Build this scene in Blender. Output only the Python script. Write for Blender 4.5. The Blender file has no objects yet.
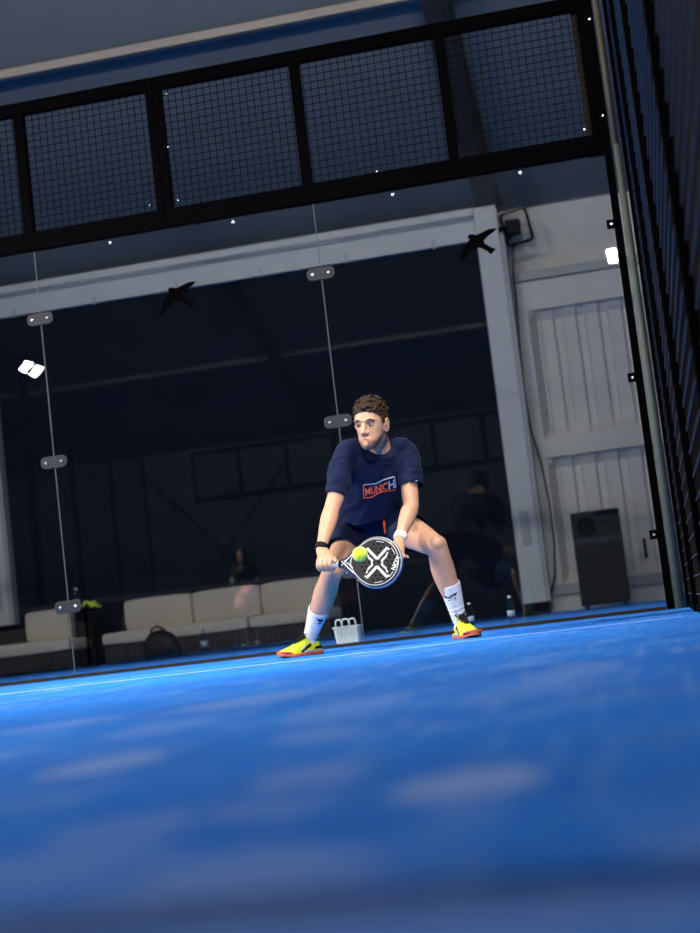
import bpy, bmesh, math, random
import numpy as np
from mathutils import Vector, Matrix, Quaternion, noise
from mathutils.bvhtree import BVHTree
random.seed(7)
SC = bpy.context.scene
LED, PL, PR, PFAR, SPREAD, EXPOSURE, FILL_TUBE = 60, 66, 20, 9, 80, 1.2, 58
COL = SC.collection
PI = math.pi

# ------------------------------------------------------------------ camera (solved from the court's known sizes)
FPX, YAW, PITCH, ROLL = 1529.7, .1875, .1042, -.1171
CAM = Vector((-.0916, -9.839, .1203))
_f = Vector((-math.sin(YAW)*math.cos(PITCH), math.cos(YAW)*math.cos(PITCH), math.sin(PITCH)))
_r0 = Vector((math.cos(YAW), math.sin(YAW), 0)); _u0 = _r0.cross(_f)
_r = _r0*math.cos(ROLL) + _u0*math.sin(ROLL)
_u = -_r0*math.sin(ROLL) + _u0*math.cos(ROLL)

def at(px, py, Y):
    d = _f + _r*((px-350)/FPX) - _u*((py-466.5)/FPX)
    return CAM + d*((Y-CAM.y)/d.y)

def fl(px, py):
    d = _f + _r*((px-350)/FPX) - _u*((py-466.5)/FPX)
    return CAM + d*(-CAM.z/d.z)

cd = bpy.data.cameras.new('camera'); cam = bpy.data.objects.new('camera', cd); COL.objects.link(cam)
cam.matrix_world = Matrix(((_r.x, _u.x, -_f.x, CAM.x), (_r.y, _u.y, -_f.y, CAM.y), (_r.z, _u.z, -_f.z, CAM.z), (0, 0, 0, 1)))
cd.sensor_fit = 'AUTO'; cd.sensor_width = 36; cd.lens = FPX/933*36
cd.clip_start = .01; cd.clip_end = 200
cd.dof.use_dof = True; cd.dof.focus_distance = 7.55; cd.dof.aperture_fstop = 2.6
SC.camera = cam

# ------------------------------------------------------------------ materials
def nodes(name):
    m = bpy.data.materials.new(name); m.use_nodes = True
    nt = m.node_tree; nt.nodes.clear()
    return m, nt, nt.nodes.new, nt.links.new

def srgb(r, g, b):
    f = lambda c: (c/255/12.92) if c/255 <= .04045 else ((c/255+.055)/1.055)**2.4
    return (f(r), f(g), f(b), 1)

def mat(name, col, rough=.6, metal=0, var=.15, scale=20, bump=0, bscale=60, spec=.5, sheen=0, coat=0, sss=0):
    m, nt, N, L = nodes(name)
    o = N('ShaderNodeOutputMaterial'); p = N('ShaderNodeBsdfPrincipled'); L(p.outputs[0], o.inputs[0])
    tc = N('ShaderNodeTexCoord'); nz = N('ShaderNodeTexNoise'); nz.inputs['Scale'].default_value = scale; nz.inputs['Detail'].default_value = 4
    L(tc.outputs['Object'], nz.inputs['Vector'])
    mx = N('ShaderNodeMix'); mx.data_type = 'RGBA'
    a = tuple(c*(1-var) for c in col[:3])+(1,); b = tuple(min(1, c*(1+var)) for c in col[:3])+(1,)
    mx.inputs['A'].default_value = a; mx.inputs['B'].default_value = b
    L(nz.outputs['Fac'], mx.inputs['Factor']); L(mx.outputs['Result'], p.inputs['Base Color'])
    p.inputs['Roughness'].default_value = rough; p.inputs['Metallic'].default_value = metal
    p.inputs['Specular IOR Level'].default_value = spec
    if sheen: p.inputs['Sheen Weight'].default_value = sheen
    if coat: p.inputs['Coat Weight'].default_value = coat
    if sss:
        p.inputs['Subsurface Weight'].default_value = sss; p.inputs['Subsurface Radius'].default_value = (.012, .005, .003); p.inputs['Subsurface Scale'].default_value = 1
    if bump:
        n2 = N('ShaderNodeTexNoise'); n2.inputs['Scale'].default_value = bscale; n2.inputs['Detail'].default_value = 5
        L(tc.outputs['Object'], n2.inputs['Vector'])
        bp = N('ShaderNodeBump'); bp.inputs['Strength'].default_value = bump; bp.inputs['Distance'].default_value = .01
        L(n2.outputs['Fac'], bp.inputs['Height']); L(bp.outputs[0], p.inputs['Normal'])
    return m

def emit(name, col, s):
    m, nt, N, L = nodes(name)
    o = N('ShaderNodeOutputMaterial'); e = N('ShaderNodeEmission'); e.inputs[0].default_value = col; e.inputs[1].default_value = s
    L(e.outputs[0], o.inputs[0]); return m

def glass_mat(name, tint=(.93, .96, .96, 1), f0=.042):
    m, nt, N, L = nodes(name)
    o = N('ShaderNodeOutputMaterial'); t = N('ShaderNodeBsdfTransparent'); t.inputs[0].default_value = tint
    g = N('ShaderNodeBsdfGlossy'); g.inputs['Roughness'].default_value = 0
    lw = N('ShaderNodeLayerWeight'); lw.inputs[0].default_value = .5
    pw = N('ShaderNodeMath'); pw.operation = 'POWER'; pw.inputs[1].default_value = 5
    ma = N('ShaderNodeMath'); ma.operation = 'MULTIPLY_ADD'; ma.inputs[1].default_value = 1-f0; ma.inputs[2].default_value = f0
    mx = N('ShaderNodeMixShader')
    L(lw.outputs['Facing'], pw.inputs[0]); L(pw.outputs[0], ma.inputs[0]); L(ma.outputs[0], mx.inputs[0])
    L(t.outputs[0], mx.inputs[1]); L(g.outputs[0], mx.inputs[2]); L(mx.outputs[0], o.inputs[0])
    return m

def turf_mat():
    m, nt, N, L = nodes('blue_turf')
    o = N('ShaderNodeOutputMaterial'); p = N('ShaderNodeBsdfPrincipled'); L(p.outputs[0], o.inputs[0])
    tc = N('ShaderNodeTexCoord')
    def nz(sc, det=5, dist=0, vec=None, rough=.6):
        n = N('ShaderNodeTexNoise'); n.inputs['Scale'].default_value = sc; n.inputs['Detail'].default_value = det
        n.inputs['Distortion'].default_value = dist; n.inputs['Roughness'].default_value = rough
        L(vec or tc.outputs['Object'], n.inputs['Vector']); return n
    def ramp(src, a, b):
        r = N('ShaderNodeMapRange'); r.inputs[1].default_value = a; r.inputs[2].default_value = b; r.clamp = True
        L(src, r.inputs[0]); return r.outputs[0]
    def mix(f, a, b):
        x = N('ShaderNodeMix'); x.data_type = 'RGBA'
        L(f, x.inputs['Factor'])
        for s, k in ((a, 'A'), (b, 'B')):
            if isinstance(s, tuple): x.inputs[k].default_value = s
            else: L(s, x.inputs[k])
        return x.outputs['Result']
    def mth(op, a, b):
        x = N('ShaderNodeMath'); x.operation = op; x.use_clamp = True
        for s, i in ((a, 0), (b, 1)):
            if isinstance(s, (int, float)): x.inputs[i].default_value = s
            else: L(s, x.inputs[i])
        return x.outputs[0]
    fibre = nz(220, 3)
    base = mix(ramp(fibre.outputs['Fac'], .3, .7), (.002, .095, .50, 1), (.004, .23, .95, 1))
    big = nz(1.1, 4, .4)
    base2 = mix(ramp(big.outputs['Fac'], .38, .66), base, (.006, .23, .88, 1))
    sm = N('ShaderNodeMapping'); sm.inputs['Scale'].default_value = (38, 2.2, 1); L(tc.outputs['Object'], sm.inputs[0])
    streak = nz(1, 4, .2, sm.outputs[0], .7)
    base2 = mix(mth('MULTIPLY', ramp(streak.outputs['Fac'], .52, .72), .5), base2, (.22, .42, .86, 1))
    # sand left lying in the pile
    mid = nz(6.5, 6, .6); fine = nz(60, 4)
    s1 = mth('MULTIPLY', ramp(mid.outputs['Fac'], .53, .65), ramp(fine.outputs['Fac'], .36, .56))
    spots = None
    wob = nz(14, 4, .5)
    for (cx, cy, rx, ry, amt) in SAND:
        mp = N('ShaderNodeMapping'); mp.vector_type = 'POINT'
        mp.inputs['Location'].default_value = (-cx/rx, -cy/ry, 0); mp.inputs['Scale'].default_value = (1/rx, 1/ry, 1)
        L(tc.outputs['Object'], mp.inputs[0])
        ln = N('ShaderNodeVectorMath'); ln.operation = 'LENGTH'; L(mp.outputs[0], ln.inputs[0])
        d = N('ShaderNodeMath'); d.operation = 'MULTIPLY_ADD'; L(wob.outputs['Fac'], d.inputs[0]); d.inputs[1].default_value = .9; L(ln.outputs['Value'], d.inputs[2])
        r = N('ShaderNodeMapRange'); r.inputs[1].default_value = 1.55; r.inputs[2].default_value = 1.15; r.inputs[3].default_value = 0; r.inputs[4].default_value = amt; r.clamp = True
        L(d.outputs[0], r.inputs[0])
        spots = r.outputs[0] if spots is None else mth('MAXIMUM', spots, r.outputs[0])
    patch = nz(.9, 3, .3); s1 = mth('MULTIPLY', mth('MULTIPLY', s1, .85), ramp(patch.outputs['Fac'], .40, .58))
    sand = mth('MAXIMUM', s1, spots)
    c = mix(sand, base2, (.29, .43, .82, 1))
    L(c, p.inputs['Base Color']); p.inputs['Roughness'].default_value = .8; p.inputs['Specular IOR Level'].default_value = .1
    p.inputs['Sheen Weight'].default_value = .05; p.inputs['Sheen Roughness'].default_value = .4; p.inputs['Sheen Tint'].default_value = (.45, .65, 1, 1)
    bp = N('ShaderNodeBump'); bp.inputs['Strength'].default_value = .8; bp.inputs['Distance'].default_value = .006
    L(fibre.outputs['Fac'], bp.inputs['Height']); L(bp.outputs[0], p.inputs['Normal'])
    return m

# ------------------------------------------------------------------ mesh helpers
class MB:
    """collects shapes into one mesh"""
    def __init__(s): s.v = []; s.f = []; s.mi = []; s.sm = []
    def add(s, vs, fs, mi=0, smooth=False):
        o = len(s.v); s.v += [tuple(v) for v in vs]
        for f in fs: s.f.append(tuple(i+o for i in f)); s.mi.append(mi); s.sm.append(smooth)
        return s
    def box(s, a, b, mi=0, M=None):
        x0, y0, z0 = a; x1, y1, z1 = b
        vs = [Vector(p) for p in ((x0,y0,z0),(x1,y0,z0),(x1,y1,z0),(x0,y1,z0),(x0,y0,z1),(x1,y0,z1),(x1,y1,z1),(x0,y1,z1))]
        if M: vs = [M @ v for v in vs]
        return s.add(vs, [(0,3,2,1),(4,5,6,7),(0,1,5,4),(1,2,6,5),(2,3,7,6),(3,0,4,7)], mi)
    def bar(s, p, q, w, h, up=(0, 0, 1), mi=0):
        p, q = Vector(p), Vector(q); d = (q-p).normalized(); up = Vector(up)
        x = d.cross(up)
        if x.length < 1e-4: x = d.cross(Vector((0, 1, 0)))
        x.normalize(); y = x.cross(d)
        vs = [c + x*(sx*w/2) + y*(sy*h/2) for c in (p, q) for sx, sy in ((-1,-1),(1,-1),(1,1),(-1,1))]
        return s.add(vs, [(3,2,1,0),(4,5,6,7),(0,1,5,4),(1,2,6,5),(2,3,7,6),(3,0,4,7)], mi)
    def tube(s, pts, rad, seg=10, mi=0, caps=True, closed=False, smooth=True):
        pts = [Vector(p) for p in pts]; n = len(pts)
        rads = rad if isinstance(rad, (list, tuple)) else [rad]*n
        rings = []; prev = None
        for i, p in enumerate(pts):
            if closed: t = pts[(i+1) % n]-pts[i-1]
            else: t = pts[min(i+1, n-1)]-pts[max(i-1, 0)]
            t.normalize()
            if prev is None:
                x = t.orthogonal().normalized()
            else:
                x = prev - t*prev.dot(t); x.normalize()
            prev = x; y = t.cross(x)
            rings.append([p + (x*math.cos(a)+y*math.sin(a))*rads[i] for a in [2*PI*k/seg for k in range(seg)]])
        return s.rings(rings, mi, caps, closed, smooth)
    def rings(s, rings, mi=0, caps=True, closed=False, smooth=True):
        seg = len(rings[0]); vs = [v for r in rings for v in r]; fs = []; n = len(rings)
        for i in range(n if closed else n-1):
            j = (i+1) % n
            for k in range(seg):
                fs.append((i*seg+k, i*seg+(k+1) % seg, j*seg+(k+1) % seg, j*seg+k))
        s.add(vs, fs, mi, smooth)
        if caps and not closed:
            o = len(s.v)-len(vs)
            s.f.append(tuple(o+k for k in reversed(range(seg)))); s.mi.append(mi); s.sm.append(False)
            s.f.append(tuple(o+(n-1)*seg+k for k in range(seg))); s.mi.append(mi); s.sm.append(False)
        return s
    def lathe(s, prof, seg=20, M=None, mi=0):
        M = M or Matrix()
        return s.rings([[M @ Vector((max(r, 1e-4)*math.cos(a), max(r, 1e-4)*math.sin(a), z)) for a in [2*PI*k/seg for k in range(seg)]] for r, z in prof], mi)
    def ball(s, c, r, seg=14, mi=0, M=None, sc=(1, 1, 1)):
        rr = []
        n = max(4, seg//2)
        for i in range(n+1):
            t = PI*i/n; z = -math.cos(t)*r; q = max(math.sin(t)*r, r*.004)
            rr.append([Vector((q*math.cos(a)*sc[0], q*math.sin(a)*sc[1], z*sc[2])) for a in [2*PI*k/seg for k in range(seg)]])
        R = M or Matrix()
        c = Vector(c)
        return s.rings([[R @ v + c for v in ring] for ring in rr], mi)
    def prism(s, poly, y0, y1, M=None, mi=0):
        """poly in x,z extruded along y"""
        M = M or Matrix(); n = len(poly)
        vs = [M @ Vector((x, y0, z)) for x, z in poly] + [M @ Vector((x, y1, z)) for x, z in poly]
        fs = [tuple(range(n)), tuple(reversed(range(n, 2*n)))] + [(i, n+i, n+(i+1) % n, (i+1) % n) for i in range(n)]
        return s.add(vs, fs, mi)
    def mesh(s, name):
        me = bpy.data.meshes.new(name); me.from_pydata(s.v, [], s.f)
        me.polygons.foreach_set('material_index', s.mi); me.polygons.foreach_set('use_smooth', s.sm)
        me.update(); return me
    def build(s, name, m=None, parent=None, bevel=0, bseg=2, subsurf=0, loc=None):
        o = bpy.data.objects.new(name, s.mesh(name)); COL.objects.link(o)
        for k in (m if isinstance(m, (list, tuple)) else [m]):
            if k: o.data.materials.append(k)
        if parent is not None: o.parent = parent
        if loc is not None: o.location = loc
        fixn(o.data)
        if bevel:
            b = o.modifiers.new('bevel', 'BEVEL'); b.width = bevel; b.segments = bseg; b.limit_method = 'ANGLE'
        if subsurf:
            q = o.modifiers.new('subsurf', 'SUBSURF'); q.levels = q.render_levels = subsurf
        return o

def fixn(me):
    bm = bmesh.new(); bm.from_mesh(me); bmesh.ops.recalc_face_normals(bm, faces=bm.faces); bm.to_mesh(me); bm.free()

def tag(o, label=None, cat=None, group=None, kind=None):
    if label: o['label'] = label
    if cat: o['category'] = cat
    if group: o['group'] = group
    if kind: o['kind'] = kind
    return o

def empty(name, loc=(0, 0, 0), rz=0):
    o = bpy.data.objects.new(name, None); COL.objects.link(o); o.location = loc; o.rotation_euler = (0, 0, rz); o.empty_display_size = .1
    return o

def copy_tree(o, parent=None):
    c = o.copy(); COL.objects.link(c)
    if parent is not None: c.parent = parent
    for ch in list(o.children): copy_tree(ch, c)
    return c

SAND = []
for (px, py, rx, ry, amt) in ((470, 783, .058, .10, .8), (105, 764, .07, .14, .65), (250, 872, .085, .075, .5), (150, 918, .18, .07, .5), (400, 922, .16, .06, .42), (620, 925, .10, .05, .3), (40, 870, .09, .08, .4), (120, 830, .06, .08, .35), (322, 735, .06, .10, .4), (308, 776, .05, .10, .42), (262, 805, .05, .06, .3), (250, 860, .06, .05, .28), (40, 800, .06, .07, .25), (575, 672, .10, .3, .3), (160, 728, .09, .2, .3), (345, 708, .1, .3, .3), (60, 725, .12, .2, .3), (250, 700, .14, .3, .35), (520, 690, .09, .3, .2)):
    c = fl(px, py); SAND.append((c.x, c.y, rx, ry, amt))
# ------------------------------------------------------------------ palette
M_turf = turf_mat()
M_roof = mat('roof_tarp', (.15, .175, .19, 1), .8, spec=.1, var=.12, scale=.8)
M_white = mat('white_painted_steel', (.54, .55, .56, 1), .5, var=.12, scale=4)
M_wallw = mat('white_wall_sheet', (.62, .595, .56, 1), .55, var=.14, scale=2.5, bump=.05, bscale=4)
M_shade = mat('grey_rail', (.36, .37, .38, 1), .5, var=.15, scale=3)
M_beam2 = mat('blue_grey_strip', (.16, .2, .26, 1), .6)
M_curtain = mat('dark_navy_curtain', (.010, .013, .022, 1), .8, var=.25, scale=2, spec=.02)
M_steel = mat('dark_roof_steel', (.022, .022, .023, 1), .6, var=.2)
M_steel2 = mat('pale_roof_steel', (.22, .20, .18, 1), .5, var=.15)
M_black = mat('black_powder_coat', (.0011, .0011, .0014, 1), .6, var=.2, scale=8, spec=.01)
M_wire = mat('black_wire', (.002, .002, .003, 1), .5, var=.2, spec=.03)
M_sidewire = mat('dark_side_wire', (.016, .0125, .010, 1), .6, spec=.08, var=.25, scale=3)
M_crosswire = mat('pale_cross_wire', (.06, .06, .07, 1), .5, var=.3, scale=2)
M_post = mat('grey_green_post', (.11, .13, .11, 1), .6, spec=.2, var=.2, scale=14)
M_glass = glass_mat('court_glass')
M_seal = mat('edge_seal', (.10, .108, .115, 1), .5)
M_clip = mat('steel_clip', (.016, .018, .023, 1), .5, spec=.3, var=.2)
M_bolt = mat('bright_bolt', (.8, .8, .8, 1), .25, metal=1, var=.1)
M_decal = mat('black_decal', (.0015, .0015, .002, 1), .8, spec=.0)
M_cush = mat('cream_cushion', (.52, .46, .39, 1), .85, var=.1, scale=5, bump=.1, bscale=30, sheen=.2)
M_ratt = mat('dark_rattan', (.025, .022, .02, 1), .7, var=.3, scale=60)
M_line = mat('white_line_turf', (.30, .42, .68, 1), .85, var=.25, scale=90)
M_lamp = emit('led_panel', (1, .97, .92, 1), LED)
M_rubber = mat('black_rubber', (.012, .012, .012, 1), .8)

# ------------------------------------------------------------------ hall: floor, roof, walls
X0, X1, YB, YF, EAVE, RIDGEY, SL = -23, 5.2, 10.55, -30.3, 5.42, -10, .345
RIDGE = EAVE + SL*(YB-RIDGEY)
b = MB(); b.box((X0, YF, -.06), (X1, YB, 0)); tag(b.build('floor', M_turf), 'blue artificial turf with pale sand streaks', 'floor', kind='structure')
b = MB()
for s, ye in ((1, YB), (-1, YF)):
    b.add([(X0, ye, EAVE+.02), (X1, ye, EAVE+.02), (X1, RIDGEY, RIDGE), (X0, RIDGEY, RIDGE), (X0, ye, EAVE+.1), (X1, ye, EAVE+.1), (X1, RIDGEY, RIDGE+.08), (X0, RIDGEY, RIDGE+.08)],
          [(0, 1, 2, 3), (7, 6, 5, 4), (0, 4, 5, 1), (2, 6, 7, 3), (0, 3, 7, 4), (1, 5, 6, 2)])
tag(b.build('ceiling', M_roof), 'dim blue grey tent roof lining sloping up from the eaves', 'ceiling', kind='structure')
b = MB(); b.box((X0, YB, 0), (X1, YB+.1, EAVE+.3)); tag(b.build('wall_back', M_wallw), 'pale sheet wall behind the glass', 'wall', kind='structure')
b = MB(); b.box((X0, YF-.1, 0), (X1, YF, EAVE+.3)); tag(b.build('wall_front', mat('grey_end_sheet', (.16, .18, .21, 1), .7, var=.15, scale=1)), kind='structure')
for n, x0, x1 in (('wall_left', X0-.1, X0), ('wall_right', X1, X1+.1)):
    b = MB(); b.prism([(YF, 0), (YB, 0), (YB, EAVE+.1), (RIDGEY, RIDGE+.1), (YF, EAVE+.1)], x0, x1, Matrix(((0, 1, 0, 0), (1, 0, 0, 0), (0, 0, 1, 0), (0, 0, 0, 1))))
    tag(b.build(n, M_curtain), kind='structure')

# columns, eave beam, rafters, purlins
def column(x, base_h, lab):
    t = empty('steel_column', (x, 10.05, 0)); tag(t, lab, 'column', 'white steel columns along the back wall')
    b = MB(); b.box((-.15, -.03, base_h), (.15, .0, EAVE)); b.box((-.03, 0, base_h), (.03, .2, EAVE)); b.box((-.15, .2, base_h), (.15, .23, EAVE)); b.build('shaft', M_white, t, bevel=.006)
    b = MB(); b.box((-.17, -.05, 0), (.17, .25, base_h)); b.build('base_plinth', M_black, t)
    b = MB(); b.box((.152, -.02, base_h), (.21, .2, EAVE-.4)); b.build('cable_duct', M_shade, t)
    b = MB(); b.box((-.06, -.045, .9), (.06, -.031, 1.35)); b.build('cover_plate', M_shade, t, bevel=.01)
    return t
column(-1.66, .16, 'white steel column beside the corrugated wall panels')
column(-9.0, .70, 'white steel column at the left edge of the photo')
t = empty('eave_beam', (0, 10.2, 0)); tag(t, 'long white eave beam above the dark curtain', 'beam')
b = MB(); b.box((X0, -.12, 5.0), (-1.82, .1, 5.27)); b.build('web', M_white, t)
b = MB(); b.box((X0, -.135, 5.27), (-1.82, .1, 5.33)); b.build('recessed_strip', M_beam2, t)
b = MB(); b.box((X0, -.17, 5.33), (-1.82, .1, 5.43)); b.build('upper_flange', M_white, t)
b = MB()
for x in np.arange(-12, -2, 1.2): b.box((x, -.135, 4.97), (x+.03, -.11, 5.1))
b.build('hanger_clip', M_shade, t)
for side, ye, sg in (('near', 10.1, 1), ('far', YF+.4, -1)):
    for k, x in enumerate((-1.59, -8.9, -16.1, 3.2)):
        if side == 'far' and k == 1: x = -8.4
        b = MB(); zz = lambda y: EAVE + SL*abs(ye+.45*sg-y) - .12
        p, q = Vector((x, ye, zz(ye)-.03)), Vector((x, RIDGEY, zz(RIDGEY)-.03))
        b.bar(p, q, .34, .03); b.bar(p+Vector((0, 0, .12)), q+Vector((0, 0, .12)), .05, .24); 
        b.bar(p+Vector((.1, 0, .0)), q+Vector((.1, 0, .0)), .03, .10)
        o = b.build('roof_rafter', M_steel)
        tag(o, {('near', 0): 'dark roof rafter rising from the white column beside the corrugated panels', ('far', 1): 'dark slanting roof rafter mirrored in the middle of the glass'}.get((side, k), 'dark roof rafter of the tent hall outside the view'), 'rafter', 'roof rafters')
    for k, d in enumerate((3.9, 8.2, 12.6, 16.9)):
        y = ye - sg*d; z = EAVE + SL*abs(ye+.45*sg-y) - .06
        b = MB(); b.box((X0, y-.05, z-.06), (X1, y+.05, z)); b.box((X0, y-.02, z), (X1, y+.02, z+.05))
        o = b.build('roof_purlin', M_steel2)
        tag(o, {('near', 0): 'off white purlin crossing the roof above the mesh fence'}.get((side, k), 'pale roof purlin of the tent hall outside the view'), 'purlin', 'roof purlins')
# dark bracing in the mirrored half of the hall
for p, q in (((-13.2, -29.6, .2), (-9.2, -29.6, 4.8)), ((-9.2, -29.6, .2), (-13.2, -29.6, 4.8))):
    b = MB(); b.tube([p, q], .05, 8); tag(b.build('wall_brace', M_steel), 'dark diagonal brace on the far end wall of the hall', 'brace', 'diagonal wall braces')

# dark curtain between the columns
b = MB(); n = 260; xs = np.linspace(-14, -1.80, n); pts = []
for z in (0.02, 1.2, 2.5, 3.8, 5.02):
    for i, x in enumerate(xs):
        pts.append((x, 10.22 + .004*math.sin(i*.35+math.sin(i*.13)*2)*(1.2-z*.1), z))
fs = [(r*n+i, r*n+i+1, (r+1)*n+i+1, (r+1)*n+i) for r in range(4) for i in range(n-1)]
b.add(pts, fs, smooth=True); o = b.build('curtain', M_curtain)
sd = o.modifiers.new('solid', 'SOLIDIFY'); sd.thickness = .02
tag(o, 'dark navy curtain wall hung under the white eave beam', 'curtain')

# right hand pale wall: upper cloth, rails and recessed corrugated panels
def rail(z0, z1, name, lab, m, y=10.3, x0=-1.45):
    b = MB(); b.box((x0, y, z0), (X1, YB, z1)); tag(b.build(name, m, bevel=.01), lab, 'rail', 'rails of the pale wall')
rail(4.40, 4.52, 'wall_rail', 'grey horizontal rail under the bare upper wall sheet', M_shade, 10.27)
rail(4.00, 4.40, 'wall_rail', 'pale horizontal rail above the upper corrugated panel', M_wallw, 10.33)
rail(2.02, 2.28, 'wall_rail', 'pale horizontal rail between the two corrugated panels', M_wallw, 10.33)
rail(.22, .36, 'wall_rail', 'grey horizontal rail low on the wall behind the cooler', M_shade, 10.27)
rail(.0, .22, 'wall_rail', 'pale plinth rail at the foot of the pale wall', M_wallw, 10.33)
def corrugated(z0, z1, lab):
    t = empty('wall_panel', (-1.45, 10.5, z0)); tag(t, lab, 'wall panel', kind='structure')
    h = z1-z0; W = X1+1.45
    b = MB(); prof = []; x = .28
    prof.append((0, -.17)); prof.append((.16, -.17)); prof.append((.26, 0))
    while x < W-.3:
        prof += [(x, 0), (x+.03, -.045), (x+.19, -.045), (x+.22, 0)]; x += .30
    prof.append((W, 0)); n = len(prof)
    vs = []
    for z, k in ((.0, .6), (.13, 0), (h-.13, 0), (h, .6)):
        vs += [(px, py*(1-k) - .17*k, z) for px, py in prof]
    b.add(vs, [(r*n+i, r*n+i+1, (r+1)*n+i+1, (r+1)*n+i) for r in range(3) for i in range(n-1)])
    o = b.build('sheet', M_wallw, t)
    return t
corrugated(2.28, 4.00, 'upper recessed white corrugated wall panel')
corrugated(.36, 2.02, 'lower recessed white corrugated wall panel behind the cooler')

# floodlight on the wall with its hanging cable
p = at(517, 228, 10.1)
t = empty('wall_floodlight', p); tag(t, 'black floodlight in a loop bracket high on the pale wall', 'floodlight')
Rr = Matrix.Rotation(math.radians(-8), 4, 'Y')
loop = []
for cx, cz, a0 in ((.12, .17, 0), (-.12, .17, 90), (-.12, -.17, 180), (.12, -.17, 270)):
    for k in range(5): a = math.radians(a0+k*22.5); loop.append(Rr @ Vector((cx+.05*math.cos(a), -.06, cz+.05*math.sin(a))))
b = MB(); b.tube(loop, .02, 8, closed=True); b.build('loop_bracket', M_black, t)
b = MB(); b.box((-.15, -.05, -.09), (.05, .06, .12)); b.build('lamp_head', M_black, t, bevel=.02)
b = MB(); b.box((-.13, -.058, -.07), (.03, -.051, .10)); b.build('lens', mat('dark_lens', (.004, .004, .005, 1), .5, spec=.1), t)
b = MB(); b.box((-.25, -.01, .0), (-.1, .06, .05)); b.build('wall_arm', M_black, t)
b = MB(); b.ball((-.13, -.02, -.12), .035); b.build('cable_gland', M_black, t)
pts = [at(px, py, 10.15) for px, py in ((514, 243), (513, 270), (516, 300), (519, 340), (524, 390), (531, 430), (541, 462), (549, 500), (554, 540), (555, 575), (549, 600))]
pts[0].y = 10.08
b = MB(); b.tube(pts, .012, 6); tag(b.build('hanging_cable', M_black), 'thin black cable hanging from the floodlight down the pale wall', 'cable')

# ------------------------------------------------------------------ court: glass panes with clips, mesh panels above
def bolt(parent, x, z, y=-.02, r=.012):
    b = MB(); b.lathe([(r, 0), (r, .006), (r*.6, .009)], 10, Matrix.Translation((x, y, z)) @ Matrix.Rotation(PI/2, 4, 'X')); return b.build('bolt', M_bolt, parent)

def rrect(w, h, r, n=5):
    o = []
    for cx, cz, a0 in ((w/2-r, h/2-r, 0), (-w/2+r, h/2-r, 90), (-w/2+r, -h/2+r, 180), (w/2-r, -h/2+r, 270)):
        for k in range(n+1):
            a = math.radians(a0+90*k/n); o.append((cx+r*math.cos(a), cz+r*math.sin(a)))
    return o

def bird(parent, c, mirror=1, s=1.0):
    # a flying bird sticker: two swept wings, head and fanned tail
    pts = [(-.095, -.125), (-.085, -.06), (-.062, -.005), (-.035, .022), (-.05, .034), (-.042, .05), (-.018, .052), (.0, .045), (.03, .058), (.075, .078), (.125, .083), (.105, .06), (.07, .035), (.045, .012), (.052, -.006), (.09, -.03), (.118, -.042), (.088, -.072), (.06, -.048), (.03, -.032), (.0, -.03), (-.03, -.045), (-.06, -.08)]
    b = MB(); b.prism([(x*s, z*s) for x, z in pts], -.0075, -.006, Matrix.Translation((c.x, 0, c.z)) @ Matrix.Rotation(math.radians(7), 4, 'Y'))
    bm = bmesh.new(); me = b.mesh('bird_decal'); bm.from_mesh(me); bmesh.ops.triangulate(bm, faces=bm.faces); bm.to_mesh(me); bm.free()
    o = bpy.data.objects.new('bird_decal', me); COL.objects.link(o); me.materials.append(M_decal); o.parent = parent; o['label'] = 'black flying bird sticker'
    return o

pane_mesh = {}
def glass_pane(x0, x1, Y, lab, group, clips=True, birdx=None):
    t = empty('glass_pane', (x0, Y, 0)); tag(t, lab, 'glass pane', group)
    w = x1-x0
    b = MB(); b.box((.003, -.005, .0225), (w-.003, .005, 2.955)); b.build('sheet', M_glass, t)
    b = MB(); b.box((-.0016, -.0055, .025), (.0016, .0055, 2.955)); b.build('edge_seal', M_seal, t)
    if clips:
        for z in (2.475, 1.474, .479):
            b = MB(); b.prism(rrect(.19, .085, .035), -.017, -.006, Matrix.Translation((0, 0, z)))
            c = b.build('joint_clip', M_clip, t, bevel=.004)
            bolt(c, -.055, z, -.017); bolt(c, .055, z, -.017)
    for bx in (w*.28, w*.72): bolt(t, bx, 2.925, -.008, .013)
    return t
labs = ['glass pane at the right, in front of the corrugated wall and the player', 'middle glass pane in front of the cream sofas, with a bird sticker', 'glass pane cut off by the left edge of the photo', 'glass pane of the back wall outside the view', 'glass pane of the back wall outside the view']
for k in range(5):
    x1 = -2.0*k; x0 = x1-2
    t = glass_pane(x0, x1 - (.06 if k == 0 else 0), 0, labs[k], 'glass panes of the back wall', k < 4)
    if k == 0: bird(t, Vector((-.95-x0, 0, 2.513)), s=1.12)
    if k == 1: bird(t, Vector((-3.017-x0, 0, 2.485)), s=1.15)
    if k == 0:
        for z in (2.484, 1.482, .476):
            b = MB(); b.box((-.10-x0, -.037, z-.03), (-.04-x0, -.0305, z+.03)); c = b.build('edge_bracket', M_black, t); bolt(c, -.07-x0, z, -.037, .011)

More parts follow.
